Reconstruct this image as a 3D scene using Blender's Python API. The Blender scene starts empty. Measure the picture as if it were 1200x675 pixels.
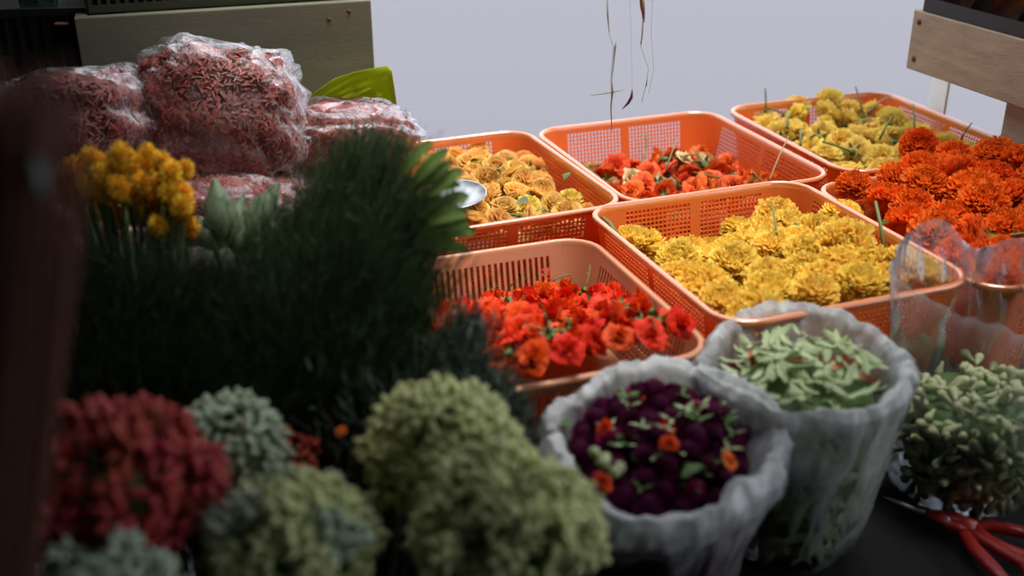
import bpy, math, random
import numpy as np
from mathutils import Vector, Matrix, Euler, noise
PI = math.pi
rnd = random.Random(11)
S = bpy.context.scene
COL = S.collection
ZR = 0.81                     # height of the basket rims above the ground
# ------------------------------------------------------------------ camera
FOC, PITCH, ROLL, CAMH = 1300.0, math.radians(24.87), math.radians(-0.37), 0.564
cp, sp = math.cos(PITCH), math.sin(PITCH)
fwd = Vector((0, cp, -sp)); up0 = Vector((0, sp, cp)); rt0 = Vector((1, 0, 0))
cr, sr = math.cos(ROLL), math.sin(ROLL)
right = rt0*cr + up0*sr; upv = rt0*-sr + up0*cr
CAM = Vector((0, 0, CAMH + ZR))
cd = bpy.data.cameras.new('camera'); cam = bpy.data.objects.new('camera', cd); COL.objects.link(cam)
cam.matrix_world = Matrix(((right.x, upv.x, -fwd.x, CAM.x), (right.y, upv.y, -fwd.y, CAM.y), (right.z, upv.z, -fwd.z, CAM.z), (0, 0, 0, 1)))
cd.sensor_width = 36; cd.lens = FOC/1200*36; cd.clip_start = .02
cd.dof.use_dof = True; cd.dof.focus_distance = 1.62; cd.dof.aperture_fstop = 2.3
S.camera = cam
def ray(px, py):
    return right*((px-600)/FOC) + upv*((337.5-py)/FOC) + fwd
def at(px, py, z):            # photo point on the level z (relative to the rims)
    d = ray(px, py); t = (z+ZR-CAM.z)/d.z; return CAM + d*t
def aty(px, py, y):
    d = ray(px, py); return CAM + d*(y/d.y)
def pix(p):
    q = Vector(p)-CAM; w = q.dot(fwd); return (600+FOC*q.dot(right)/w, 337.5-FOC*q.dot(upv)/w)
TA = 0.345                    # the stall is turned by this much
def uv(u, v, z=0.0):
    c, s = math.cos(TA), math.sin(TA); return Vector((u*c-v*s, u*s+v*c, z+ZR))
# ------------------------------------------------------------------ materials
MATS = {}
def mat(name, col, rough=.6, noise_amt=.0, nscale=20, col2=None, spec=.5, transl=0., rand=0., attr=False, bump=0., bscale=60, metal=0., stretch=None, coat=0.):
    m = bpy.data.materials.new(name); m.use_nodes = True; nt = m.node_tree; N = nt.nodes; L = nt.links
    N.clear(); out = N.new('ShaderNodeOutputMaterial'); b = N.new('ShaderNodeBsdfPrincipled')
    b.inputs['Roughness'].default_value = rough; b.inputs['Specular IOR Level'].default_value = spec; b.inputs['Metallic'].default_value = metal
    b.inputs['Coat Weight'].default_value = coat
    tc = N.new('ShaderNodeTexCoord')
    vec = tc.outputs['Object']
    if stretch:
        mp = N.new('ShaderNodeMapping'); mp.inputs['Scale'].default_value = stretch; L.new(vec, mp.inputs['Vector']); vec = mp.outputs['Vector']
    c = N.new('ShaderNodeRGB'); c.outputs[0].default_value = (*col, 1); cur = c.outputs[0]
    if noise_amt:
        n = N.new('ShaderNodeTexNoise'); n.inputs['Scale'].default_value = nscale; n.inputs['Detail'].default_value = 5; L.new(vec, n.inputs['Vector'])
        r = N.new('ShaderNodeMapRange'); r.inputs['From Min'].default_value = .35; r.inputs['From Max'].default_value = .65; r.inputs['To Max'].default_value = noise_amt
        L.new(n.outputs['Fac'], r.inputs['Value'])
        mx = N.new('ShaderNodeMix'); mx.data_type = 'RGBA'; L.new(r.outputs['Result'], mx.inputs[0]); L.new(cur, mx.inputs[6]); mx.inputs[7].default_value = (*(col2 or [x*.4 for x in col]), 1)
        cur = mx.outputs[2]
    if attr:
        a = N.new('ShaderNodeAttribute'); a.attribute_name = 'tint'
        mx = N.new('ShaderNodeMix'); mx.data_type = 'RGBA'; mx.blend_type = 'MULTIPLY'; mx.inputs[0].default_value = 1; L.new(cur, mx.inputs[6]); L.new(a.outputs['Color'], mx.inputs[7]); cur = mx.outputs[2]
    if rand:
        oi = N.new('ShaderNodeObjectInfo'); hs = N.new('ShaderNodeHueSaturation')
        r = N.new('ShaderNodeMapRange'); r.inputs['To Min'].default_value = .5-rand*.004; r.inputs['To Max'].default_value = .5+rand*.05; L.new(oi.outputs['Random'], r.inputs['Value']); L.new(r.outputs['Result'], hs.inputs['Hue'])
        r2 = N.new('ShaderNodeMapRange'); r2.inputs['To Min'].default_value = 1-rand*.35; r2.inputs['To Max'].default_value = 1+rand*.25
        ml = N.new('ShaderNodeMath'); ml.operation = 'MULTIPLY'; ml.inputs[1].default_value = 7.31; fr = N.new('ShaderNodeMath'); fr.operation = 'FRACT'
        L.new(oi.outputs['Random'], ml.inputs[0]); L.new(ml.outputs[0], fr.inputs[0]); L.new(fr.outputs[0], r2.inputs['Value']); L.new(r2.outputs['Result'], hs.inputs['Value'])
        L.new(cur, hs.inputs['Color']); cur = hs.outputs['Color']
    L.new(cur, b.inputs['Base Color'])
    if bump:
        n = N.new('ShaderNodeTexNoise'); n.inputs['Scale'].default_value = bscale; n.inputs['Detail'].default_value = 6; L.new(vec, n.inputs['Vector'])
        bp = N.new('ShaderNodeBump'); bp.inputs['Strength'].default_value = bump; bp.inputs['Distance'].default_value = .004; L.new(n.outputs['Fac'], bp.inputs['Height']); L.new(bp.outputs[0], b.inputs['Normal'])
    sh = b.outputs[0]
    if transl:
        t = N.new('ShaderNodeBsdfTranslucent'); L.new(cur, t.inputs['Color']); mx = N.new('ShaderNodeMixShader'); mx.inputs[0].default_value = transl
        L.new(sh, mx.inputs[1]); L.new(t.outputs[0], mx.inputs[2]); sh = mx.outputs[0]
    L.new(sh, out.inputs['Surface']); MATS[name] = m; return m
def film(name, opacity, white=(.90, .94, .96), lo=.0, scale=14, stretch=(1, 1, .35), gloss=.16, rough=.18):
    """thin plastic film: clear with whitish creases"""
    m = bpy.data.materials.new(name); m.use_nodes = True; nt = m.node_tree; N = nt.nodes; L = nt.links; N.clear()
    out = N.new('ShaderNodeOutputMaterial'); tr = N.new('ShaderNodeBsdfTransparent'); tr.inputs[0].default_value = (.97, .98, .99, 1)
    di = N.new('ShaderNodeBsdfDiffuse'); di.inputs[0].default_value = (*white, 1); tl = N.new('ShaderNodeBsdfTranslucent'); tl.inputs[0].default_value = (*white, 1)
    gl = N.new('ShaderNodeBsdfGlossy'); gl.inputs['Roughness'].default_value = rough; gl.inputs[0].default_value = (.9, .93, 1, 1)
    tc = N.new('ShaderNodeTexCoord'); mp = N.new('ShaderNodeMapping'); mp.inputs['Scale'].default_value = stretch; L.new(tc.outputs['Object'], mp.inputs[0])
    n = N.new('ShaderNodeTexNoise'); n.inputs['Scale'].default_value = scale; n.inputs['Detail'].default_value = 7; n.inputs['Roughness'].default_value = .62; n.inputs['Distortion'].default_value = 1.2; L.new(mp.outputs[0], n.inputs['Vector'])
    a = N.new('ShaderNodeAttribute'); a.attribute_name = 'milk'
    r = N.new('ShaderNodeMapRange'); r.inputs['From Min'].default_value = .36; r.inputs['From Max'].default_value = .68; r.inputs['To Min'].default_value = lo; r.inputs['To Max'].default_value = opacity; L.new(n.outputs['Fac'], r.inputs['Value'])
    ad = N.new('ShaderNodeMath'); ad.operation = 'ADD'; ad.use_clamp = True; L.new(r.outputs[0], ad.inputs[0]); L.new(a.outputs['Fac'], ad.inputs[1])
    m1 = N.new('ShaderNodeMixShader'); m1.inputs[0].default_value = .45; L.new(di.outputs[0], m1.inputs[1]); L.new(tl.outputs[0], m1.inputs[2])
    m2 = N.new('ShaderNodeMixShader'); L.new(ad.outputs[0], m2.inputs[0]); L.new(tr.outputs[0], m2.inputs[1]); L.new(m1.outputs[0], m2.inputs[2])
    bp = N.new('ShaderNodeBump'); bp.inputs['Strength'].default_value = .9; bp.inputs['Distance'].default_value = .012; L.new(n.outputs['Fac'], bp.inputs['Height']); L.new(bp.outputs[0], gl.inputs['Normal'])
    fr = N.new('ShaderNodeFresnel'); fr.inputs['IOR'].default_value = 1.45; L.new(bp.outputs[0], fr.inputs['Normal']); gm = N.new('ShaderNodeMath'); gm.operation = 'MULTIPLY'; gm.inputs[1].default_value = gloss*8; gm.use_clamp = True; L.new(fr.outputs[0], gm.inputs[0])
    m3 = N.new('ShaderNodeMixShader'); L.new(gm.outputs[0], m3.inputs[0]); L.new(m2.outputs[0], m3.inputs[1]); L.new(gl.outputs[0], m3.inputs[2])
    L.new(m3.outputs[0], out.inputs['Surface']); MATS[name] = m; return m
M_orange = mat('orange plastic', (.96, .27, .06), .32, spec=.6, transl=.38, noise_amt=.12, nscale=9, col2=(.92, .32, .10), coat=.35)
M_rim = mat('glossy orange rim', (.92, .26, .07), .3, spec=.9, transl=.1, coat=1.)
M_rim.node_tree.nodes['Principled BSDF'].inputs['Coat IOR'].default_value = 2.3; M_rim.node_tree.nodes['Principled BSDF'].inputs['Coat Roughness'].default_value = .16
M_peach = mat('peach plastic', (.84, .42, .24), .35, spec=.6, transl=.2, coat=.2)
M_yel = mat('yellow marigold petals', (1., .76, .17), .75, attr=True, rand=.2, transl=.45, spec=.15)
M_ora = mat('orange marigold petals', (.93, .17, .022), .75, attr=True, rand=.2, transl=.4, spec=.15)
M_mum = mat('pale yellow petals', (1., .80, .23), .7, attr=True, rand=.2, transl=.4, spec=.15)
M_apr = mat('apricot petals', (1., .66, .24), .6, attr=True, rand=.35, transl=.4, spec=.15)
M_red = mat('red rose petals', (.78, .026, .008), .5, attr=True, rand=.3, transl=.25, spec=.2)
M_coral = mat('coral petals', (.88, .12, .035), .5, attr=True, rand=.4, transl=.25, spec=.2)
M_cream = mat('cream petals', (.85, .62, .36), .6, attr=True, rand=.4, transl=.25, spec=.2)
M_pur = mat('purple bracts', (.10, .008, .06), .8, attr=True, rand=.5, spec=.1)
M_mag = mat('magenta bracts', (.27, .014, .12), .8, attr=True, rand=.4, spec=.1)
M_green = mat('fresh green', (.09, .17, .03), .6, rand=.5, noise_amt=.5, nscale=60)
M_stem = mat('stem green', (.16, .2, .06), .6, rand=.4)
M_tan = mat('dry stem', (.28, .2, .1), .7, rand=.4)
M_pale = mat('pale green florets', (.72, .75, .38), .65, attr=True, rand=.25, transl=.15)
M_pale2 = mat('grey green florets', (.50, .60, .46), .65, attr=True, rand=.25, transl=.15)
M_crim = mat('crimson florets', (.50, .045, .055), .6, attr=True, rand=.35, transl=.1)
M_gold = mat('golden plume', (.95, .58, .03), .75, attr=True, rand=.3, transl=.2)
M_leafp = mat('pale leaf strips', (.50, .60, .28), .5, rand=.5, noise_amt=.5, nscale=50, col2=(.6, .66, .5), transl=.2)
M_bud = mat('jasmine buds', (.60, .64, .36), .6, rand=.4, transl=.15)
M_grass = mat('dark fern green', (.036, .065, .026), .8, attr=True, transl=.3, spec=.2)
M_grey = mat('grey green sprigs', (.09, .13, .10), .75, attr=True)
M_lime = mat('lime leaf', (.52, .60, .04), .45, noise_amt=.5, nscale=8, col2=(.2, .33, .02), transl=.45)
M_cab = mat('pale broad leaf', (.17, .24, .15), .55, noise_amt=.4, nscale=14, col2=(.14, .19, .09), transl=.2)
M_wood = mat('weathered board', (.40, .345, .26), .8, noise_amt=.8, nscale=14, col2=(.29, .25, .18), bump=.2, bscale=70, stretch=(1, 1, 5))
M_wood2 = mat('olive grey board', (.17, .165, .115), .8, noise_amt=.7, nscale=4, col2=(.12, .12, .085), bump=.15, bscale=80, stretch=(1, 1, 7))
M_rust = mat('rusty screw', (.10, .035, .015), .7, noise_amt=.5, nscale=200)
M_black = mat('black plastic', (.012, .013, .016), .5, noise_amt=.3, nscale=8)
M_dark = mat('dark bench', (.009, .009, .011), .95, noise_amt=.5, nscale=6, bump=.3)
M_table = mat('worn table', (.06, .055, .05), .8, noise_amt=.6, nscale=7, bump=.3)
M_shred = mat('shredded pink petals', (.40, .062, .055), .6, attr=True, noise_amt=.3, nscale=30, transl=.1)
M_shred_in = mat('pressed pink petals', (.34, .045, .04), .7, noise_amt=.8, nscale=35, col2=(.5, .15, .12), bump=.8, bscale=50)
M_brown = mat('dried brown stalks', (.17, .07, .042), .85, attr=True)
M_steel = mat('steel', (.62, .66, .70), .28, metal=.75, noise_amt=.3, nscale=6)
M_redp = mat('red plastic', (.36, .013, .008), .4, coat=.3)
M_ground = mat('bright pavement', (.152, .155, .185), .9, noise_amt=.04, nscale=.7, col2=(.149, .152, .182), spec=.1)
M_awn = mat('dark awning', (.03, .035, .04), .9, noise_amt=.2, nscale=2)
M_wall = mat('dark blocking sheet', (.03, .028, .028), .85, noise_amt=.4, nscale=3)
M_white = mat('white board', (.72, .76, .74), .6, noise_amt=.2, nscale=5, col2=(.55, .62, .58))
M_thread = mat('pale thread', (.42, .45, .40), .8)
M_purpd = mat('dried purple petal', (.10, .012, .03), .7)
M_pack = [mat('glossy packet brown', (.25, .07, .03), .2, coat=.8, noise_amt=.8, nscale=25, col2=(.03, .01, .01)),
          mat('glossy packet amber', (.5, .2, .04), .2, coat=.8, noise_amt=.8, nscale=25, col2=(.08, .02, .01)),
          mat('glossy packet dark', (.03, .03, .035), .2, coat=.8, noise_amt=.8, nscale=25, col2=(.3, .25, .2))]
F_milky = film('milky bag film', .8, lo=.02, gloss=.13, scale=20)
F_leaf = film('crinkled bag film', .75, lo=.0, scale=22, gloss=.15)
F_clear = film('clear bag film', .26, lo=.0, scale=13, gloss=.12, rough=.12)
F_pack = film('packet film', .12, lo=.0, scale=16, gloss=.045, stretch=(1, .5, 1), rough=.2)
# ------------------------------------------------------------------ mesh helpers
def V3(a): return (float(a[0]), float(a[1]), float(a[2]))
class MB:
    def __init__(s): s.v = []; s.f = []; s.t = []
    def grid(s, P, tint=None, close=False):          # P rows x cols x 3
        P = np.asarray(P, float); r, c = P.shape[:2]; o = len(s.v)
        s.v.extend(P.reshape(-1, 3).tolist())
        if tint is None: tint = (1, 1, 1)
        tt = np.asarray(tint, float)
        s.t.extend((np.broadcast_to(tt, (r, c, 3)) if tt.ndim != 2 else np.broadcast_to(tt[:, None, :], (r, c, 3))).reshape(-1, 3).tolist())
        for i in range(r-1):
            for j in range(c-1 if not close else c):
                k = (j+1) % c
                s.f.append((o+i*c+j, o+i*c+k, o+(i+1)*c+k, o+(i+1)*c+j))
    def box(s, x0, x1, y0, y1, z0, z1, M=None):
        o = len(s.v)
        for x in (x0, x1):
            for y in (y0, y1):
                for z in (z0, z1):
                    p = Vector((x, y, z)); p = M @ p if M else p; s.v.append(tuple(p)); s.t.append((1, 1, 1))
        for f in ((0, 1, 3, 2), (4, 6, 7, 5), (0, 4, 5, 1), (2, 3, 7, 6), (0, 2, 6, 4), (1, 5, 7, 3)): s.f.append(tuple(o+i for i in f))
    def tube(s, pts, rad, n=6, tint=None, cap=True):
        pts = [Vector(p) for p in pts]; R = rad if hasattr(rad, '__len__') else [rad]*len(pts)
        rows = []
        for i, p in enumerate(pts):
            d = (pts[min(i+1, len(pts)-1)]-pts[max(i-1, 0)]).normalized()
            a = d.orthogonal().normalized() if i == 0 else (a - d*a.dot(d)).normalized()
            b = d.cross(a)
            rows.append([tuple(p+(a*math.cos(2*PI*k/n)+b*math.sin(2*PI*k/n))*R[i]) for k in range(n)])
        o = len(s.v); s.grid(rows, tint, close=True)
        if cap:
            s.f.append(tuple(o+k for k in range(n))[::-1]); s.f.append(tuple(o+(len(pts)-1)*n+k for k in range(n)))
    def ribbon(s, pts, width, nrm=None, tint=None):
        pts = [Vector(p) for p in pts]; W = width if hasattr(width, '__len__') else [width]*len(pts)
        rows = []; n0 = Vector(nrm) if nrm is not None else Vector((rnd.gauss(0, 1), rnd.gauss(0, 1), rnd.gauss(0, 1)))
        for i, p in enumerate(pts):
            d = (pts[min(i+1, len(pts)-1)]-pts[max(i-1, 0)])
            w = d.cross(n0); w = w.normalized() if w.length > 1e-9 else Vector((1, 0, 0))
            rows.append([tuple(p-w*W[i]/2), tuple(p+w*W[i]/2)])
        s.grid(rows, tint)
    def ball(s, c, r, n=8, m=6, tint=None, M=None):
        rr = r if hasattr(r, '__len__') else (r, r, r); rows = []
        for i in range(m+1):
            th = PI*i/m; row = []
            for j in range(n):
                p = Vector((rr[0]*math.sin(th)*math.cos(2*PI*j/n), rr[1]*math.sin(th)*math.sin(2*PI*j/n), rr[2]*math.cos(th)))
                if M: p = M @ p
                row.append(tuple(p+Vector(c)))
            rows.append(row)
        s.grid(rows, tint, close=True)
    def data(s, name, m, smooth=True):
        me = bpy.data.meshes.new(name); me.from_pydata(s.v, [], s.f); me.materials.append(m)
        a = me.color_attributes.new('tint', 'FLOAT_COLOR', 'POINT')
        arr = np.ones((len(s.v), 4), np.float32); arr[:, :3] = np.array(s.t, np.float32).reshape(-1, 3); a.data.foreach_set('color', arr.ravel())
        me.polygons.foreach_set('use_smooth', [smooth]*len(s.f)); me.update(); return me
    def obj(s, name, m, parent=None, smooth=True, loc=None):
        o = bpy.data.objects.new(name, s.data(name, m, smooth)); COL.objects.link(o)
        if parent: o.parent = parent
        if loc is not None: o.location = loc
        return o
def tag(o, label, cat, group=None, kind=None):
    o['label'] = label
    if cat: o['category'] = cat
    if group: o['group'] = group
    if kind: o['kind'] = kind
    return o
def struct(o): o['kind'] = 'structure'; return o
def empty(name, loc=(0, 0, 0), rz=0):
    o = bpy.data.objects.new(name, None); COL.objects.link(o); o.location = loc; o.rotation_euler = (0, 0, rz); o.empty_display_size = .02; return o
def child(name, me, parent, mtx=None):
    o = bpy.data.objects.new(name, me); COL.objects.link(o); o.parent = parent
    if mtx is not None: o.matrix_local = mtx
    return o
def bevel(o, w=.003, seg=2):
    b = o.modifiers.new('bevel', 'BEVEL'); b.width = w; b.segments = seg; b.limit_method = 'ANGLE'; return o
def basis(d):
    d = Vector(d).normalized(); a = d.orthogonal().normalized(); return a, d.cross(a), d
def orient(d, roll=0.):        # rotation matrix taking +Z to d
    return (Vector((0, 0, 1)).rotation_difference(Vector(d).normalized())).to_matrix().to_4x4() @ Matrix.Rotation(roll, 4, 'Z')
# ------------------------------------------------------------------ flower heads (several meshes of each kind, unit radius scaled on placing)
def pompom(seed, R=1., n=190, w=.2, inner=.45, polar=2.05, frill=.09, dark=.62, hole=.2, tip=1.0, cols=5, core=True, long=1.):
    r = np.random.default_rng(seed); b = MB(); g = PI*(3-5**.5)
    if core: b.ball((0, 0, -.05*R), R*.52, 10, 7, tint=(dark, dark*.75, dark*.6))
    for i in range(n):
        f = (i+.5)/n; th = polar*f**.62 + r.normal(0, .05); ph = i*g + r.normal(0, .12)
        d = np.array([math.sin(th)*math.cos(ph), math.sin(th)*math.sin(ph), math.cos(th)])
        tng = np.array([-math.sin(ph), math.cos(ph), 0]); tng = tng + r.normal(0, .35, 3); tng -= d*tng.dot(d); tng /= np.linalg.norm(tng); bb = np.cross(d, tng)
        top = R*(1+r.normal(0, .06))*(1-hole*math.exp(-(th/.45)**2))*(.86+.14*math.sin(min(th, PI/2)))
        top *= long; ww = R*w*(1+r.normal(0, .18)); rows = []
        for k, s in enumerate((0, .45, .8, 1.)):
            rad = R*inner*.8+(top-R*inner*.8)*s; row = []
            for c in range(cols):
                x = c/(cols-1)*2-1
                off = (r.normal(0, frill)*R*s) if k >= 2 else 0
                p = d*(rad-abs(x)*ww*.25*s+off*.5) + tng*x*ww*(.35+.65*math.sin(s*1.9)) + bb*((.12*s*s*R)+off+.25*ww*x*x)
                row.append(p*np.array([1, 1, .82]))
            rows.append(row)
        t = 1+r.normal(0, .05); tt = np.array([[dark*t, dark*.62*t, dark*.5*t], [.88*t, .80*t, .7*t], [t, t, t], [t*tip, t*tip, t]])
        b.grid(rows, tt)
    return b
def rose(seed, openness=1., layers=5, R=1., H=1.1, crumple=.06, dark=.5):
    r = np.random.default_rng(seed); b = MB()
    for l in range(layers):
        o = (l+.25)/layers; npet = 2+l if l < 3 else 5+(l-3)
        for k in range(npet):
            a0 = 2*PI*(k/npet)+l*1.3+r.normal(0, .15); half = (PI/npet)*1.35+.25
            op = o*openness; rows = []; lean = r.normal(0, .08)
            for i in range(6):
                s = i/5; row = []
                for j in range(7):
                    x = j/6*2-1; edge = s*(1-.22*x*x)
                    rho = R*(.02+.98*op)*(edge**.75)*(1+.03*l) ; z = H*R*(edge*(1-.5*op*edge)) * (1-.12*o)
                    if s > .7: rho += R*.22*op*(s-.7)/.3; z -= R*.28*op*((s-.7)/.3)**2
                    a = a0+x*half*(.55+.45*math.sin(s*PI*.6))
                    cr_ = r.normal(0, crumple)*R*s
                    row.append((math.cos(a)*(rho+cr_)+lean*s*R, math.sin(a)*(rho+cr_), z-.35*R+cr_*.6))
                rows.append(row)
            t = 1+r.normal(0, .08)
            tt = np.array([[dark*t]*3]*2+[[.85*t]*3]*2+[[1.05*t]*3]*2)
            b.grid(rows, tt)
    return b
def spiky(seed, R=1.):           # globe amaranth head
    r = np.random.default_rng(seed); b = MB(); b.ball((0, 0, 0), (.8*R, .8*R, .9*R), 10, 7, tint=(.6, .6, .6)); g = PI*(3-5**.5); n = 130
    for i in range(n):
        z = 1-2*(i+.5)/n; q = math.sqrt(1-z*z); ph = i*g; d = Vector((q*math.cos(ph), q*math.sin(ph), z)); a, c, _ = basis(d)
        d2 = (d*.9+Vector((0, 0, .5))).normalized(); t = 1+r.normal(0, .2); base = d*.72*R
        b.grid([[base-a*.1*R, base+a*.1*R], [base+d*.2*R-a*.09*R, base+d*.2*R+a*.09*R], [base+d2*.5*R, base+d2*.5*R+a*.01*R]], [[.5*t]*3, [t]*3, [2.2*t, 1.6*t, 1.8*t]])
    return b
def calyx(seed, r0=.2, h=.45, fl=.5):
    r = np.random.default_rng(seed); b = MB()
    prof = [(.04, -h-.12), (r0*.7, -h), (r0, -h*.6), (r0*1.25, -h*.15), (r0*1.1, 0)]
    b.grid([[(q*math.cos(2*PI*k/8), q*math.sin(2*PI*k/8), z) for k in range(8)] for q, z in prof], close=True)
    for k in range(5):
        a = 2*PI*k/5+r.normal(0, .1); c, s_ = math.cos(a), math.sin(a)
        b.grid([[(c*q-s_*x*w, s_*q+c*x*w, z) for x in (-1, 0, 1)] for q, z, w in ((r0*1.1, -.1, .14), (r0*1.1+fl*.45, -.02+r.normal(0, .05), .13), (r0*1.1+fl, -.12+r.normal(0, .1), .02))])
    return b
def stemb(seed, L=1.5, th=.055, z0=-.5):
    r = np.random.default_rng(seed); b = MB(); x = y = 0; pts = []; dx, dy = r.normal(0, .2, 2)
    for i in range(6):
        s = i/5; pts.append((dx*s*s*L, dy*s*s*L, z0-L*s)); 
    b.tube(pts, [th*(1.2-.2*i/5) for i in range(6)], 6)
    if r.random() < .6:
        q = pts[3]; b.ribbon([q, (q[0]+.25, q[1]+.1, q[2]+.1), (q[0]+.45, q[1]+.2, q[2]+.02)], [.05, .16, .02])
    return b
def kind(fn, m, nm, seeds, **k): return [fn(s, **k).data(nm, m) for s in seeds]
K = {
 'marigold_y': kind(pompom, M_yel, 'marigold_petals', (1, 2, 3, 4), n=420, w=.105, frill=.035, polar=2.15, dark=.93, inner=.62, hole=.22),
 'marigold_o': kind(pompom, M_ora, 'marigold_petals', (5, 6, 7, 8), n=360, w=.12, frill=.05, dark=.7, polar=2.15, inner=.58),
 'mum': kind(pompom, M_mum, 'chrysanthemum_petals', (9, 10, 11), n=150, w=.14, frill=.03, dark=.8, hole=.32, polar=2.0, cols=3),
 'apricot': kind(pompom, M_apr, 'rose_petals', (12, 13, 14), n=75, w=.36, frill=.03, dark=.72, polar=1.8, inner=.5, hole=.3, cols=4),
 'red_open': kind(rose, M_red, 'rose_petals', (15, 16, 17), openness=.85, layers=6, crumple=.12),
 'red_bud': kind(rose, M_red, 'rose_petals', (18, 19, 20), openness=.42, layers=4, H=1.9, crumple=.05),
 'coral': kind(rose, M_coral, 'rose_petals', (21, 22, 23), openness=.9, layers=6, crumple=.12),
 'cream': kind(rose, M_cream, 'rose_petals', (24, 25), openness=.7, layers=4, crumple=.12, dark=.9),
 'purple': kind(spiky, M_pur, 'amaranth_head', (26, 27)), 'magenta': kind(spiky, M_mag, 'amaranth_head', (28,)),
}
CAL = kind(calyx, M_green, 'calyx', (1, 2)); STEMS = kind(stemb, M_stem, 'stem', (1, 2, 3, 4)); STEMT = kind(stemb, M_tan, 'stem', (5, 6))
DONE = {}
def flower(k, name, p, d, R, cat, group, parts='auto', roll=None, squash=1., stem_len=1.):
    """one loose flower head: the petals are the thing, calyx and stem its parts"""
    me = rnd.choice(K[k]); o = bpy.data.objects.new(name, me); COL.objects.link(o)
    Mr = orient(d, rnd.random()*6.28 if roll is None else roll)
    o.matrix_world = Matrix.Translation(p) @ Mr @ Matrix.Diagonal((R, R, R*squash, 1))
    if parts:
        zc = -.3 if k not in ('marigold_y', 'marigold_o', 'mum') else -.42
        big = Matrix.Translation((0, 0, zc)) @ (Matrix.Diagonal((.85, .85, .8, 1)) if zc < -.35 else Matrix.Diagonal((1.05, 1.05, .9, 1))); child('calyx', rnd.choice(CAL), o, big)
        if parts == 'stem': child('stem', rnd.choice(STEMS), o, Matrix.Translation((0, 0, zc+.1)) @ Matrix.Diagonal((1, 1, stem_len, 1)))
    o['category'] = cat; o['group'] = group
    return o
ORD = 'first second third fourth fifth sixth seventh eighth ninth tenth eleventh twelfth thirteenth fourteenth fifteenth sixteenth seventeenth eighteenth nineteenth twentieth'.split()
def name_rows(objs, desc, where, rows=('rear', 'middle', 'front')):
    """label each flower of a heap by its row and its count from the left"""
    L = sorted(objs, key=lambda o: pix(o.matrix_world.translation)[1]); n = len(L); k = len(rows)
    for i, rn in enumerate(rows):
        seg = sorted(L[i*n//k:(i+1)*n//k], key=lambda o: pix(o.matrix_world.translation)[0])
        for j, o in enumerate(seg):
            if j == 0: w = 'leftmost'
            elif j == len(seg)-1: w = 'rightmost'
            else: w = ORD[j]+' from left' if j < len(seg)/2 else ORD[len(seg)-1-j]+' from right'
            dd = desc(o) if callable(desc) else desc
            o['label'] = f'{dd}, {w} in the {rn} row {where}'
# ------------------------------------------------------------------ setting
b = MB(); b.box(-30, 30, -8, 60, -.3, 0); struct(b.obj('ground', M_ground, smooth=False))
FRONT = .985
b = MB(); c_ = lambda u0, u1, v0, v1, z0, z1: b.box(u0, u1, v0, v1, z0, z1, Matrix.Translation((0, 0, ZR)) @ Matrix.Rotation(TA, 4, 'Z'))
tb = empty('display_table', uv(.9, 1.36, -.81), TA); tag(tb, 'dark worn table that carries the six orange flower baskets', 'table')
def tbox(nm, u0, u1, v0, v1, z0, z1, m, par, org):
    q = MB(); q.box(u0-org[0], u1-org[0], v0-org[1], v1-org[1], z0+ZR, z1+ZR); o = q.obj(nm, m, par, False); bevel(o, .004); return o
tbox('table_top', .0, 2.2, FRONT, 1.742, -.165, -.137, M_table, tb, (.9, 1.36))
for u in (.04, 2.15):
    for v in (FRONT+.03, 1.69): tbox('leg', u-.02, u+.02, v-.02, v+.02, -.81, -.165, M_table, tb, (.9, 1.36))
tbox('front_panel', .0, 2.2, FRONT, FRONT+.012, -.80, -.166, M_table, tb, (.9, 1.36))
sb = empty('low_bench', uv(.5, .66, -.81), TA); tag(sb, 'low black bench in front of the table, under the open flower bags', 'bench')
tbox('bench_top', -.9, 2.1, .36, FRONT-.005, -.29, -.256, M_dark, sb, (.5, .66))
for u in (-.86, 2.05):
    for v in (.4, .94): tbox('leg', u-.02, u+.02, v-.02, v+.02, -.81, -.29, M_dark, sb, (.5, .66))
tbox('front_panel', -.9, 2.1, .36, .372, -.80, -.291, M_dark, sb, (.5, .66))
st = empty('side_table', uv(-.35, 1.55, -.81), TA); tag(st, 'dark side table behind the greens, under the packs of pink petals', 'table')
tbox('table_top', -.95, -.005, FRONT, 2.15, -.14, -.112, M_dark, st, (-.35, 1.55))
tbox('table_leaf', -.0045, .29, 1.743, 2.15, -.165, -.137, M_table, st, (-.35, 1.55))
for u in (-.9, -.05):
    for v in (FRONT+.03, 2.1): tbox('leg', u-.02, u+.02, v-.02, v+.02, -.81, -.14, M_dark, st, (-.35, 1.55))
tbox('front_panel', -.95, -.005, FRONT, FRONT+.012, -.80, -.166, M_table, st, (-.35, 1.55))
# added awning and dark sheets that block the sky, then the shaded floor of the stall behind the viewer
AWZ = 1.05; AWV = .86
RM = Matrix.Translation((0, 0, ZR)) @ Matrix.Rotation(TA, 4, 'Z')
b = MB(); b.box(-2.2, 1.9, -3.0, AWV, AWZ, AWZ+.02, RM); b.box(-2.2, .2, AWV, 2.35, AWZ, AWZ+.02, RM); b.box(1.33, 2.3, AWV, 2.35, AWZ, AWZ+.02, RM); struct(b.obj('shade_awning', M_awn, smooth=False))  # unseen awning, its edges cut to shade the front and both sides
b = MB(); b.box(-1.62, -.02, 2.3, 2.32, -.81, AWZ, RM); struct(b.obj('back_light_blocker', M_wall, smooth=False))  # dark sheet added to blacken the upper left and block light there
b = MB(); b.box(-1.62, -1.6, -3.0, 2.2, -.81, AWZ, Matrix.Translation((0, 0, ZR)) @ Matrix.Rotation(TA, 4, 'Z')); struct(b.obj('left_light_blocker', M_wall, smooth=False))  # unseen dark sheet added to shut out light from the left
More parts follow.
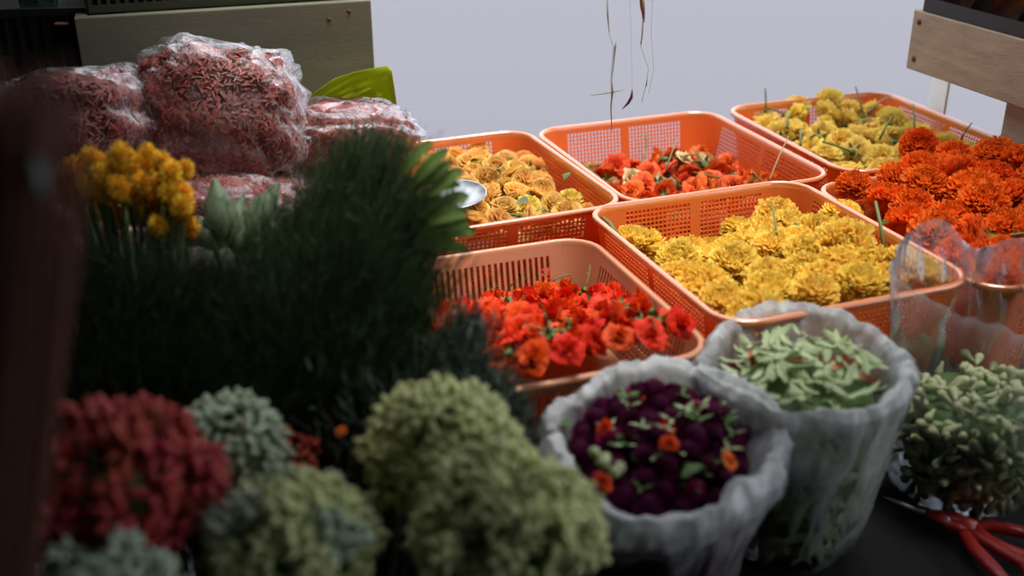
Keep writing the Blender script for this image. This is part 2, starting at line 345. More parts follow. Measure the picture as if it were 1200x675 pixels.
b = MB(); b.box(-1.6, 2.5, -3.02, -3.0, -.81, AWZ, Matrix.Translation((0, 0, ZR)) @ Matrix.Rotation(TA, 4, 'Z')); struct(b.obj('wall_rear', M_wall, smooth=False))
b = MB(); b.box(-1.6, 2.5, -3.0, 1.2, -.805, -.795, Matrix.Translation((0, 0, ZR)) @ Matrix.Rotation(TA, 4, 'Z')); struct(b.obj('floor', M_dark, smooth=False))
b = MB(); b.box(-2.2, 2.3, 1.325, 1.385, AWZ, AWZ+.03, RM); struct(b.obj('trim_1', M_wood2, smooth=False))
# ------------------------------------------------------------------ baskets
def rrect(L, W, r, n=8):
    """rounded rectangle: list of (x, y, side) anticlockwise from the middle of the right corner; side 0 back 1 left 2 front 3 right"""
    pts = []
    cs = [(L/2-r, W/2-r, 0), (-L/2+r, W/2-r, PI/2), (-L/2+r, -W/2+r, PI), (L/2-r, -W/2+r, 1.5*PI)]
    return cs, pts
def side_poly(L, W, r, side):
    """points along one side from mid-corner to mid-corner with its straight part parametrised; returns f(s) -> (x, y, nx, ny) and lengths"""
    arc = r*PI/4; straight = (L if side in (0, 2) else W)-2*r; tot = straight+2*arc
    ang0 = {0: PI/4, 1: 3*PI/4, 2: 5*PI/4, 3: -PI/4}[side]
    c0 = {0: (L/2-r, W/2-r), 1: (-L/2+r, W/2-r), 2: (-L/2+r, -W/2+r), 3: (L/2-r, -W/2+r)}[side]
    c1 = {0: (-L/2+r, W/2-r), 1: (-L/2+r, -W/2+r), 2: (L/2-r, -W/2+r), 3: (L/2-r, W/2-r)}[side]
    def f(s):
        if s < arc: a = ang0+s/r; return c0[0]+r*math.cos(a), c0[1]+r*math.sin(a), math.cos(a), math.sin(a)
        if s > arc+straight: a = ang0+PI/4+(s-arc-straight)/r; return c1[0]+r*math.cos(a), c1[1]+r*math.sin(a), math.cos(a), math.sin(a)
        a = ang0+PI/4; t = (s-arc)/straight; x0, y0 = c0[0]+r*math.cos(a), c0[1]+r*math.sin(a); x1, y1 = c1[0]+r*math.cos(a), c1[1]+r*math.sin(a)
        return x0+(x1-x0)*t, y0+(y1-y0)*t, math.cos(a), math.sin(a)
    return f, arc, straight, tot
def perf_side(L, W, H, side, style):
    """one perforated side with real holes, tapering inwards to the base"""
    r = .045; f, arc, straight, tot = side_poly(L, W, r, side); taper = .022; th = .0018
    ss = [0]; hole_s = []
    for k in range(5): ss.append(arc*(k+1)/5); hole_s.append(False)
    if style == 'grid': pitch, bar, ns = .0066, .0020, max(2, round((straight-.03)/.11))
    else: pitch, bar, ns = .0085, .0040, 1
    ns = 2 if style == 'grid' and straight < .36 else ns
    pil = .014; seg = (straight-pil*(ns+1))/ns; x = arc
    for q in range(ns):
        ss.append(x+pil); hole_s.append(False); x += pil; nh = int((seg+bar)/pitch); rest = seg-(nh*pitch-bar); x += 0; 
        for h in range(nh):
            ss.append(x+(pitch-bar)+ (rest if h == nh-1 else 0)*0); hole_s.append(True)
            x += pitch-bar
            w = bar if h < nh-1 else rest
            if w > 1e-5: ss.append(x+w); hole_s.append(False); x += w
    ss.append(x+pil); hole_s.append(False); x += pil
    for k in range(5): ss.append(x+arc*(k+1)/5); hole_s.append(False)
    hs = [0]; hole_h = []
    def band(h, hole): hs.append(hs[-1]+h); hole_h.append(hole)
    band(.012, False)
    if style == 'grid':
        while hs[-1] < H-.017: band(.0046, True); band(.0020, False)
        band(H-.006-hs[-1], False)
    else:
        for k in range(3): band(.004, True); band(.003, False)
        band(.004, False); band(H-.018-hs[-1], True); band(H-.006-hs[-1], False)
    b = MB(); nS, nH = len(ss), len(hs)
    def P(i, j, off):
        x, y, nx, ny = f(min(ss[i], tot-1e-9)); t = 1-hs[j]/H; k = taper*t+off
        return (x-nx*k, y-ny*k, hs[j]-H)
    for off in (0, th):
        for j in range(nH):
            for i in range(nS): b.v.append(P(i, j, off)); b.t.append((1, 1, 1))
    o2 = nS*nH; hole = lambda i, j: (0 <= i < nS-1 and 0 <= j < nH-1 and hole_s[i] and hole_h[j])
    for j in range(nH-1):
        for i in range(nS-1):
            if hole(i, j): continue
            a, b2, c, d = j*nS+i, j*nS+i+1, (j+1)*nS+i+1, (j+1)*nS+i
            b.f.append((a, b2, c, d)[::-1]); b.f.append((a+o2, b2+o2, c+o2, d+o2))
            if hole(i+1, j): b.f.append((b2, c, c+o2, b2+o2))
            if hole(i-1, j): b.f.append((d, a, a+o2, d+o2))
            if hole(i, j+1): b.f.append((c, d, d+o2, c+o2))
            if hole(i, j-1): b.f.append((a, b2, b2+o2, a+o2))
    return b
def loop_pts(L, W, r, n=6):
    out = []
    for cx, cy, a0 in ((L/2-r, W/2-r, 0), (-L/2+r, W/2-r, PI/2), (-L/2+r, -W/2+r, PI), (L/2-r, -W/2+r, 1.5*PI)):
        for k in range(n+1): a = a0+PI/2*k/n; out.append((cx+r*math.cos(a), cy+r*math.sin(a), math.cos(a), math.sin(a)))
    return out
def make_basket(name, x, y, rot, dz, L=.345, W=.395, H=.135, style='grid', m=None):
    m = m or M_orange
    t = empty(name, (x, y, ZR+dz-H), rot)
    key = (round(L, 3), round(W, 3), style)
    if key not in DONE:
        d = [perf_side(L, W, H, s, style).data('basket_side', m, False) for s in range(4)]
        rim = MB(); prof = [(.0035, -.007), (-.001, -.006), (-.001, 0.0005), (-.0035, .002), (-.0055, .001), (-.0065, -.001), (-.0065, -.008), (-.005, -.008), (-.0045, -.0015), (.0035, -.0015)]
        prof = [(.003, -.008), (.0026, -.001), (.001, .0016), (-.002, .0018), (-.0046, .0008), (-.0055, -.001), (-.0055, -.006), (-.0042, -.006), (-.0038, -.002), (-.0005, -.002), (-.0005, -.008)]
        lp = loop_pts(L, W, .045)
        rim.grid([[(px-nx*k, py-ny*k, z) for k, z in prof+[prof[0]]] for px, py, nx, ny in lp+[lp[0]]])
        base = MB(); tp = .022; lb = loop_pts(L-2*tp, W-2*tp, .045-.012)
        base.grid([[(px*s, py*s, z) for px, py, _, _ in lb] for s, z in ((0, -H+.003), (.5, -H+.003), (.985, -H+.003), (1.0, -H+.003), (1.0, -H), (0, -H))], close=True)
        DONE[key] = (d, rim.data('basket_rim', M_rim if m == M_orange else m), base.data('basket_base', m))
    d, rm, bs = DONE[key]; T = Matrix.Translation((0, 0, H))
    for q in d: child('side_wall', q, t, T)
    child('rim', rm, t, T); child('base', bs, t, T)
    t['_dims'] = (x, y, rot, L, W, H, dz); return t
BK = {'B': (.2706, 1.7560, .352, -.004), 'E': (.6228, 1.8736, .325, 0.), 'D': (.3355, 1.3508, .352, .003), 'A': (-.068, 1.6259, .375, 0.), 'F': (.6782, 1.4459, .30, -.003)}
LBL = {'B': 'rear orange plastic basket holding loose coral red flowers', 'E': 'rearmost orange basket at right, filled with pale yellow chrysanthemums',
       'D': 'large central orange basket heaped with yellow marigolds', 'A': 'orange basket beside the ferns, full of apricot rose heads',
       'F': 'orange basket under the wooden shelf, heaped with orange marigolds'}
baskets = {}
for k, (x, y, r, dz) in BK.items():
    baskets[k] = tag(make_basket('plastic_basket', x, y, r, dz), LBL[k], 'basket', 'orange mesh baskets')
cc = uv(.436, 1.139)
BK['C'] = (cc.x, cc.y, .345, -.025)
baskets['C'] = tag(make_basket('plastic_basket', cc.x, cc.y, .345, -.025, L=.30, W=.362, H=.110, style='slot', m=M_peach), 'lower peach basket with slotted sides holding dark red roses', 'basket')
def loc2w(k, a, b, z):
    x, y, r = BK[k][:3]; c, s = math.cos(r), math.sin(r); return Vector((x+a*c-b*s, y+a*s+b*c, ZR+z))
def w2loc(k, p):
    x, y, r = BK[k][:3]; c, s = math.cos(r), math.sin(r); dx, dy = p.x-x, p.y-y; return dx*c+dy*s, -dx*s+dy*c
def hfun(k):
    def h(a, b):
        n = noise.noise(Vector((a*9, b*9, ord(k))))*.012
        if k == 'D': return -.034+.024*max(0, min(1, (a+.12)/.2))*max(0, min(1, (.14-b)/.2)) - .055*math.exp(-((a+.01)/.075)**2-((b-.17)/.075)**2)+n
        if k == 'F': return -.008+.055*max(0, min(1, (a+.14)/.25))*(1-(b/.26)**2)+n
        if k == 'E': return -.034+n+.012*math.cos(a*9)
        if k == 'A': return -.030+n+.012*math.cos((a+.03)*9)-.012*max(0, (a-.09)/.06)
        if k == 'B': return -.070+n*1.3-.008*max(0, (b-.05)/.1)
        if k == 'C': return -.088+n+.086*max(0, min(1, (.15-b)/.27))
    return h
HF = {k: hfun(k) for k in BK}
def on_heap(k, px, py):
    z = -.02
    for _ in range(12):
        p = at(px, py, z); a, b = w2loc(k, p); z = .5*z+.5*HF[k](max(-.15, min(.15, a)), max(-.17, min(.17, b)))
    return p
def litter(k, m, col_label, L, W, drop, cat='petals'):
    """the petals and bits under the top layer of flower heads"""
    r = np.random.default_rng(ord(k)); b = MB(); h = HF[k]; n = 15; sx, sy = L-.062, W-.062; rows = []
    floor_z = -(.135 if k != 'C' else .110)+(.006)+BK[k][3]
    for i in range(n):
        row = []
        for j in range(n):
            a, c = (j/(n-1)-.5)*sx, (i/(n-1)-.5)*sy; e = min(1, 6*min(j, n-1-j)/(n-1)+.25)*1
            z = max(floor_z, h(a, c)-drop-(1-min(1, e))*.02+r.normal(0, .003)); row.append(tuple(loc2w(k, a, c, z)))
        rows.append(row)
    b.grid(rows, (.5, .45, .4))
    for i in range(500):
        a, c = (r.random()-.5)*sx*.97, (r.random()-.5)*sy*.97; z = max(floor_z+.003, h(a, c)-drop+r.uniform(.0, .008)); p = loc2w(k, a, c, z)
        d = Vector((r.normal(), r.normal(), .4*r.normal())).normalized()*r.uniform(.006, .012); q = Vector((r.normal(0, .3), r.normal(0, .3), 1)); t = r.uniform(.6, 1.1)
        b.ribbon([p-d, p+Vector((0, 0, .002)), p+d], [.002, .007, .002], q, (t, t, t))
    o = b.obj('loose_petals', m); tag(o, col_label, cat, None, 'stuff'); return o
def fill(k, L, W, R, dist, choose, manual=(), tilt=.5, margin=.03, maxn=200, sink=.0, dn=.2):
    """flower heads over the heap: given ones first, then the gaps"""
    out = []; taken = []
    for (px, py, rr, kk, d, parts) in manual:
        p = on_heap(k, px, py); p.z += rr*.25; taken.append((p.x, p.y, rr)); a, c = w2loc(k, p)
        out.append(choose(p, Vector(d), rr, kk, parts))
    x0, y0 = L/2-margin, W/2-margin; tries = 0
    while len(out) < maxn and tries < 2500:
        tries += 1; a, c = rnd.uniform(-x0, x0), rnd.uniform(-y0, y0); rr = R*rnd.uniform(.85, 1.15)
        z = HF[k](a, c)-sink; p = loc2w(k, a, c, z)
        if any(math.hypot(p.x-x, p.y-y) < dist*(rr+q)/2 for x, y, q in taken): continue
        taken.append((p.x, p.y, rr)); q = rnd.random()
        d = Vector((rnd.gauss(0, tilt), rnd.gauss(-.15, tilt), 1)) if q > dn else Vector((rnd.gauss(0, 1), rnd.gauss(.5, 1), -.25))
        out.append(choose(p, d, rr, None, 'stem' if q < dn else ('calyx' if q < .5 else None)))
    return out
V = Vector
CAMD = (-.2, -.75, .65)
# D : yellow marigolds
def chD(p, d, rr, kk, parts): return flower('marigold_y', 'marigold', p, d, rr, 'flower', 'yellow marigolds in the central basket', parts, stem_len=1.3)
manD = [(757, 278, .033, None, (-.1, -.9, .55), None), (795, 312, .030, None, (-.2, -.4, .9), None), (860, 320, .036, None, (0, -.4, 1), None), (905, 298, .030, None, (-.1, -.2, 1), 'stem'),
        (988, 300, .042, None, (.1, -.75, .75), None), (985, 258, .030, None, (0, 0, 1), None), (845, 362, .031, None, (-.2, -.3, 1), None), (900, 350, .032, None, (0, -.3, 1), None),
        (955, 350, .028, None, (0, -.3, 1), None), (1008, 340, .031, None, (.1, -.3, 1), None), (1058, 312, .025, None, (.3, -.2, 1), None), (1042, 332, .023, None, (.1, -.3, 1), None), (940, 322, .026, None, (-.3, -.3, .8), 'stem'), (935,290,.027,None,(.0,-.2,1),None)]
fD = fill('D', .345, .395, .036, 1.34, chD, manD, .5, .042, dn=.06)
name_rows(fD, 'fluffy yellow marigold', 'of the central basket', ('rear', 'second', 'third', 'front'))
litter('D', M_yel, 'loose yellow petals under the marigolds in the central basket', .345, .395, .028)
# F : orange marigolds
def chF(p, d, rr, kk, parts): return flower('marigold_o', 'marigold', p, d, rr, 'flower', 'orange marigolds under the shelf', parts, stem_len=.8)
manF = [(1076, 176, .030, None, (-.2, -.7, .7), None), (1118, 190, .030, None, (0, -.4, 1), None), (1165, 190, .034, None, (-.2, -.3, 1), None), (1000, 222, .026, None, (-.2, -.3, 1), None), (1082, 222, .032, None, (-.1, -.4, 1), None), (1068, 250, .031, None, (-.3, -.5, .9), None), (1150, 245, .034, None, (-.3, -.4, 1), None)]
fF = fill('F', .345, .395, .034, 1.32, chF, manF, .5, .035, dn=.1)
name_rows(fF, 'deep orange marigold', 'under the wooden shelf', ('rear', 'second', 'third', 'front'))
litter('F', M_ora, 'loose orange petals under the marigolds beneath the shelf', .345, .395, .028)
# E : pale yellow chrysanthemums
def chE(p, d, rr, kk, parts): return flower('mum', 'chrysanthemum', p, d, rr, 'flower', 'pale yellow chrysanthemums in the rearmost basket', parts, stem_len=1.3, squash=.8)
manE = [(935, 128, .024, None, (-.1, -.6, .8), None), (972, 127, .031, None, (.0, -.9, .5), None), (985, 172, .026, None, (-.1, -.8, .6), None), (1013, 150, .028, None, (.2, -.1, -.7), 'stem'), (1048, 148, .030, None, (.4, -.7, .7), None), (897, 141, .024, None, (.1, .1, -1), 'stem'), (1000, 132, .026, None, (.4, -.1, 1), 'stem')]
fE = fill('E', .345, .395, .031, 1.42, chE, manE, .7, .04, dn=.22)
name_rows(fE, 'pale yellow chrysanthemum', 'of the rearmost basket', ('rear', 'second', 'third', 'front'))
litter('E', M_mum, 'loose yellow petals under the chrysanthemums in the rearmost basket', .345, .395, .022)
# A : apricot roses
def chA(p, d, rr, kk, parts):
    return flower('mum' if kk == 'mum' or (kk is None and rnd.random() < .18) else 'apricot', 'rose', p, d, rr, 'flower', 'apricot roses in the basket by the ferns', parts, squash=.8)
manA = [(614, 194, .021, 'a', (-.2, -.8, .6), None), (593, 178, .022, 'a', (-.2, -.6, .8), None), (580, 200, .022, 'a', (-.2, -.6, .8), None), (650, 200, .020, 'a', (.2, -.5, .9), None), (634, 182, .019, 'a', (.3, -.4, 1), None), (612, 216, .021, 'a', (-.6, -.6, .6), 'calyx'), (636, 226, .022, 'a', (0, -.6, .8), 'calyx'), (668, 240, .024, 'mum', (.1, -.3, 1), None), (590, 248, .022, 'a', (0, -.4, 1), None), (560, 178, .019, 'a', (0, -.4, 1), None), (648, 245, .019, 'a', (.5, -.5, .6), 'calyx')]
fA = fill('A', .345, .395, .0235, 1.35, chA, manA, .7, .036, dn=.2)
name_rows(fA, 'small apricot rose head', 'beside the ferns', ('rear', 'second', 'third', 'fourth', 'front'))
litter('A', M_apr, 'loose petals under the apricot roses beside the ferns', .345, .395, .02)
# B : coral flowers
def chB(p, d, rr, kk, parts):
    kk = kk or ('cream' if rnd.random() < .25 else 'coral')
    return flower(kk, 'rose', p, d, rr, 'flower', 'coral and cream roses in the rear basket', parts, stem_len=1.4)
manB = [(722, 200, .023, 'coral', (-.2, -.8, .5), None), (760, 208, .023, 'coral', (.1, -.5, .6), 'stem'), (823, 183, .021, 'coral', (0, -.6, .8), None), (800, 190, .021, 'cream', (.4, -.2, .8), 'stem'), (852, 196, .021, 'coral', (.4, -.6, .6), 'stem'), (788, 220, .018, 'cream', (-1, -.6, .3), 'stem'), (865, 205, .018, 'coral', (1, -.3, .4), 'calyx')]
fB = fill('B', .345, .395, .024, 1.5, chB, manB, 1., .036, dn=.35)
name_rows(fB, lambda o: ('cream ruffled rose' if o.data.materials[0] == M_cream else 'coral red rose'), 'of the rear basket', ('rear', 'second', 'third', 'front'))
litter('B', M_coral, 'loose coral petals on the bottom of the rear basket', .345, .395, .016)
# C : red roses
def chC(p, d, rr, kk, parts):
    kk = kk or ('red_bud' if rnd.random() < .45 else 'red_open')
    return flower(kk, 'rose', p, d, rr, 'flower', 'red roses in the peach basket', parts, stem_len=1.4)
manC = [(665, 306, .015, 'red_bud', (.1, .5, -1), 'stem'), (612, 322, .014, 'red_bud', (.05, -.1, 1), 'calyx'), (575, 335, .015, 'red_bud', (-.3, 0, 1), 'calyx'), (635, 355, .016, 'red_bud', (.1, -.5, 1), None), (594, 360, .016, 'red_open', (0, .3, -1), 'stem'), (683, 348, .014, 'red_bud', (-.3, -.6, -.6), 'stem'), (704, 368, .018, 'red_open', (.1, -.5, .9), None), (675, 325, .02, 'red_open', (.2, -.1, 1), None), (650, 325, .018, 'red_open', (-.1, -.3, 1), None),
        (665, 415, .019, 'red_open', (.3, -.5, .7), None), (625, 425, .019, 'red_open', (-.3, -.6, .7), None), (725, 400, .018, 'red_open', (.2, -.4, 1), None), (762, 400, .019, 'red_open', (.4, -.3, .9), None), (645, 398, .017, 'red_bud', (.2, .2, -1), 'stem')]
fC = fill('C', .30, .362, .0195, 1.22, chC, manC, .8, .027, dn=.25)
name_rows(fC, lambda o: ('red rosebud' if any(o.data == q for q in K['red_bud']) else 'open red rose'), 'of the peach basket', ('rear', 'second', 'third', 'fourth', 'fifth', 'front'))
litter('C', M_red, 'loose red petals under the roses in the peach basket', .30, .362, .016)
# long loose stems and leaves lying on the heaps
def loose_stem(px0, py0, z0, px1, py1, z1, label, thick=.0016, m=M_stem, leaf=True, cat='stem', name='cut_stem'):
    p, q = at(px0, py0, z0), at(px1, py1, z1); t = empty(name, p); mid = (p+q)/2+Vector((0, 0, .004)); b = MB()
    b.tube([Vector(), mid-p, q-p], [thick*1.3, thick, thick*.8], 7); b.obj('stalk', m, t)
    if leaf:
        l = MB(); o = mid-p; d = (q-p).normalized(); sd = d.cross(Vector((0, 0, 1))).normalized()
        l.ribbon([o, o+sd*.006+d*.004, o+sd*.012+d*.003], [.001, .006, .001]); l.obj('leaf', M_green, t)
    tag(t, label, cat)
loose_stem(1037, 298, -.01, 1026, 236, .045, 'tall olive stem sticking up beside the large yellow marigold', .0024)
loose_stem(912, 292, -.01, 905, 238, .03, 'thin green stem standing at the back of the central basket', .0016)
loose_stem(941, 274, -.02, 932, 262, 0, 'short dark stem stub behind the yellow marigolds', .003, leaf=False)
loose_stem(724, 276, -.02, 705, 254, -.006, 'dark green stem lying in the corner of the central basket', .0028, leaf=False)
loose_stem(1072, 160, 0, 1070, 122, .04, 'upright green stem near the right rim of the rearmost basket', .0018, leaf=False)
loose_stem(1031, 163, 0, 1046, 136, .03, 'slanting green stem between two pale yellow chrysanthemums', .0018)
loose_stem(923, 150, 0, 923, 130, .01, 'short green stem beside the upright pale chrysanthemum', .0022, leaf=False)
loose_stem(938, 170, 0, 938, 152, .01, 'small upright stem at the left rim of the rearmost basket', .0018, leaf=False)
loose_stem(902, 210, 0, 924, 160, .02, 'long thin pale stem crossing the double basket rim', .0012, m=M_tan, leaf=False)
loose_stem(1017, 132, .012, 1042, 113, .012, 'pale yellow stalk resting on the rear rim', .002, m=M_tan, leaf=False)
loose_stem(1126, 164, 0, 1139, 144, .02, 'thin green stalk at the right end of the rearmost basket', .0014, leaf=False)
loose_stem(780, 200, -.03, 794, 163, 0, 'thin stalk rising in the middle of the rear basket', .0012, leaf=False)
loose_stem(569, 384, -.04, 595, 360, -.03, 'pale green stalk among the red roses by the ferns', .0016)
loose_stem(668, 386, -.02, 700, 390, -.02, 'pale stalk lying across the red roses', .0016)
loose_stem(640, 400, -.02, 646, 368, .0, 'tan stalk rising among the red roses', .0022, m=M_tan, leaf=False)
# fresh leaves on the apricot roses
def leaf_obj(px, py, z, ang, size, label, m=M_green, group=None):
    p = at(px, py, z); b = MB(); rows = []
    for i in range(7):
        s = i/6; w = size*.3*math.sin(PI*min(1, s*.95+.05))**.8; rows.append([(s*size, x*w, .12*size*math.sin(s*PI)+.1*abs(x)*w) for x in (-1, -.5, 0, .5, 1)])
    b.grid(rows); o = b.obj('leaf', m); o.location = p; o.rotation_euler = (rnd.uniform(-.5, .5), rnd.uniform(-.4, .2), ang); tag(o, label, 'leaf', group); return o
leaf_obj(605, 238, .0, -.9, .030, 'grey green leaf in front of the apricot roses', M_cab)
leaf_obj(552, 190, .0, -.7, .022, 'small green leaf at the back left of the apricot roses')
leaf_obj(590, 200, .0, 2.6, .022, 'dark leaf between two rows of apricot roses')
leaf_obj(662, 210, .0, 1.2, .020, 'dark leaf beside the right wall of the apricot basket')
leaf_obj(626, 250, -.005, .2, .026, 'dark leaf against the front rim of the apricot basket')
# ------------------------------------------------------------------ steel plate on the apricot roses
pc = at(532, 232, .012); b = MB(); n = 40
prof = [(0, 0), (.032, 0), (.038, .003), (.046, .006), (.0475, .0075), (.048, .006), (.046, .004), (.038, .001), (.032, -.0015), (0, -.0015)]
b.grid([[(r*math.cos(2*PI*k/n), r*math.sin(2*PI*k/n), z) for k in range(n)] for r, z in prof], close=True)
o = b.obj('steel_plate', M_steel); o.location = pc; o.rotation_euler = (.10, -.05, 0); tag(o, 'small round steel plate lying on the apricot roses beside the ferns', 'plate')
# ------------------------------------------------------------------ plastic bags
def bag_mesh(prof, ex, ey, seed, crink, folds=0, milk=None, n=150, tiltx=0., tilty=0., lift=None):
    """lofted bag; prof = (radius, z, crinkle factor, milkiness) from the bottom to the free edge"""
    P = []; rows_t = []
    PP = []
    for i in range(len(prof)-1):
        a, c = prof[i], prof[i+1]; k = 4
        for q in range(k): s = q/k; PP.append([a[j]+(c[j]-a[j])*s for j in range(4)])
    PP.append(list(prof[-1])); L = 0
    for i, (r, z, cf, mk) in enumerate(PP):
        if i: L += math.hypot(r-PP[i-1][0], z-PP[i-1][1])
        row = []; tr = []
        for j in range(n):
            a = 2*PI*j/n; ca, sa = math.cos(a), math.sin(a)
            q = Vector((ca*2.2, sa*2.2, L*12+seed)); q2 = Vector((ca*1.1+seed, sa*1.1, L*5)); f1 = noise.noise(q)+1.3*noise.noise(q2); f2 = 1-abs(noise.noise(Vector((ca*6, sa*6, L*16+seed*2))))*2.4; f3 = 1-abs(noise.noise(Vector((ca*14+L*9, sa*14, L*40+seed*3))))*2.6
            dr = (f1*1.3+f2*.45+f3*.16)*crink*cf
            dz = (noise.noise(Vector((ca*5, sa*5, seed+9)))*.6+noise.noise(Vector((ca*1.6+seed, sa*1.6, 2)))*1.6+noise.noise(Vector((ca*13, sa*13, seed+3)))*.25)*crink*cf
            rr = r+dr; x, y = ca*rr*ex, sa*rr*ey; zz = z+dz*.7
            if lift: zz += lift(a)*max(0, min(1, (L-.16)/.14))
            zz += (x*tiltx+y*tilty)*max(0, min(1, (z+.25)/.25))
            row.append((x, y, zz)); tr.append(mk)
        P.append(row); rows_t.append(tr)
    b = MB(); b.grid(P, None, close=True)
    o0 = len(b.v); b.f.append(tuple(range(n))[::-1])
    mk = [v for r_ in rows_t for v in r_]
    return b, mk
def film_obj(b, mk, name, m, parent):
    o = b.obj(name, m, parent); a = o.data.attributes.new('milk', 'FLOAT', 'POINT'); a.data.foreach_set('value', np.array(mk, np.float32)); return o
# bag of purple globe amaranth
pb = Vector((.148, .935, ZR-.03)); HB = .222
bg = empty('plastic_bag', (pb.x, pb.y, ZR-.254)); tag(bg, 'open milky plastic bag with rolled rim, full of purple globe flowers', 'bag')
prof = [(.05, 0, .3, -.5), (.075, .02, .4, -.5), (.088, .08, .4, -.45), (.096, .135, .5, -.35), (.108, .172, .9, -.05), (.121, .192, .9, .2), (.122, .211, .9, .35), (.112, .225, 1.1, .5), (.099, .220, 1.1, .45), (.092, .200, .9, .4), (.088, .175, .4, .3), (.084, .15, .3, .2)]
bm_, mk = bag_mesh(prof, 1.0, .92, 3.1, .009, n=180, tilty=.22, lift=lambda a: .008*math.exp(-((a-1.75)/.7)**2)); film_obj(bm_, mk, 'film', F_milky, bg)
# heads in the bag
def in_bag(cx, cy, cz, rx, ry, dist, n, place, dome=.02, tilty=0.):
    got = []; t = 0; out = []
    while len(out) < n and t < 4000:
        t += 1; a, q = rnd.random()*2*PI, math.sqrt(rnd.random()); x, y = q*rx*math.cos(a), q*ry*math.sin(a)
        if any(math.hypot(x-u, y-v) < dist for u, v in got): continue
        got.append((x, y)); z = cz+dome*(1-q*q)+tilty*y; out.append(place(Vector((cx+x, cy+y, z))))
    return out
GP = 'purple globe flowers in the milky bag'
def pPur(p):
    k = 'purple' if rnd.random() < .86 else 'magenta'; return flower(k, 'globe_amaranth', p, (rnd.gauss(0, .6), rnd.gauss(-.2, .6), 1), .0125*rnd.uniform(.85, 1.25), 'flower', GP, 'stem' if rnd.random() < .3 else None)
fP = in_bag(pb.x, pb.y-.002, ZR-.045, .084, .077, .0185, 46, pPur, .022, .25)
name_rows(fP, lambda o: ('magenta globe flower' if o.data.materials[0] == M_mag else 'dark purple globe flower'), 'in the milky bag', ('rear', 'second', 'third', 'fourth', 'front'))
for i, (px, py, lab) in enumerate(((709, 502, 'left of the centre'), (784, 498, 'in the middle'), (784, 520, 'just in front of another red one'), (745, 465, 'near the rear edge'), (854, 540, 'at the right edge'), (706, 565, 'by the pale buds'))):
    p = at(px, py, -.022); o = flower('red_open' if i != 4 else 'coral', 'rose', p, (rnd.gauss(0, .4), -.4, 1), .0095, 'flower', 'small red roses among the purple globes', 'calyx'); o['label'] = 'small red rose among the purple globe flowers, '+lab
for i, (px, py, a, lab) in enumerate(((725, 450, .6, 'at the rear tip'), (665, 500, 2.2, 'near the left edge'), (756, 492, .1, 'in the middle'), (800, 560, .6, 'near the front edge'), (790, 455, -.8, 'near the rear right edge'), (745, 540, 1.2, 'front of centre'), (835, 545, .9, 'near the front right edge'), (700, 470, 2.8, 'left of the rear tip'))):
    leaf_obj(px, py, -.012-.0001*py+.03, a, .026, 'small green leaf among the purple globes, '+lab, group='leaves among the purple globes')
for i in range(34):
    a, q = rnd.random()*6.28, math.sqrt(rnd.random())*.9; x, y = q*.084*math.cos(a), q*.077*math.sin(a); l = MB(); z_ = .022
    for c in range(3):
        d = Vector((math.cos(a+c*2.1), math.sin(a+c*2.1), .25)); l.ribbon([Vector(), d*.006, d*.013], [.001, .0045, .0008], (0, 0, 1))
    o = l.obj('leaf_tuft', M_green if i % 3 else M_leafp); o.location = (pb.x+x, pb.y+y, ZR-.036+.02*(1-q*q)+.25*y); tag(o, 'tiny green leaf tuft between the purple globe flowers in the milky bag', 'leaf', 'leaf tufts between the purple globes')
# domed bed of purple bits under the heads
b = MB(); b.grid([[(pb.x+q*.088*math.cos(2*PI*k/24), pb.y+q*.081*math.sin(2*PI*k/24), ZR-.062+.02*(1-q*q)+.25*q*.08*math.sin(2*PI*k/24)+rnd.uniform(-.002, .002)) for k in range(24)] for q in (0, .25, .5, .75, 1)]+[[(pb.x+q*.09*math.cos(2*PI*k/24), pb.y+q*.083*math.sin(2*PI*k/24), ZR-z) for k in range(24)] for q, z in ((.98, .10), (.85, .2), (.5, .245))], (.35, .35, .35), close=True)
tag(b.obj('purple_petal_litter', M_pur), 'bed of loose purple bracts under the globe flowers in the milky bag', 'petals', None, 'stuff')
# three or four pale buds lying at the front left of the bag
def budmesh(seed, L=1.):
    b = MB(); prof = [(0, 0), (.10, .05), (.13, .25), (.2, .5), (.27, .72), (.22, .9), (.08, 1.0), (0, 1.01)]
    b.grid([[(r*L*math.cos(2*PI*k/8)+.05*z*z*seed, r*L*math.sin(2*PI*k/8), z*L) for k in range(8)] for r, z in prof], close=True); return b
BUD = [budmesh(s).data('bud', M_bud) for s in (-1, 0, 1.5)]
def put(name, me, p, d, sc, label, cat, group, kind_=None):
    o = bpy.data.objects.new(name, me); COL.objects.link(o); o.matrix_world = Matrix.Translation(p) @ orient(d, rnd.random()*6.28) @ Matrix.Diagonal((sc, sc, sc, 1)); tag(o, label, cat, group, kind_); return o
for px, py in ((698, 543), (712, 549), (728, 554), (718, 560), (704, 536)):
    put('jasmine_bud', BUD[1], at(px, py, -.012), (rnd.gauss(0, .6), -.6, .8), .021, 'pale green bud lying on the purple globes at their front left edge', 'flower bud', 'buds on the purple globes')
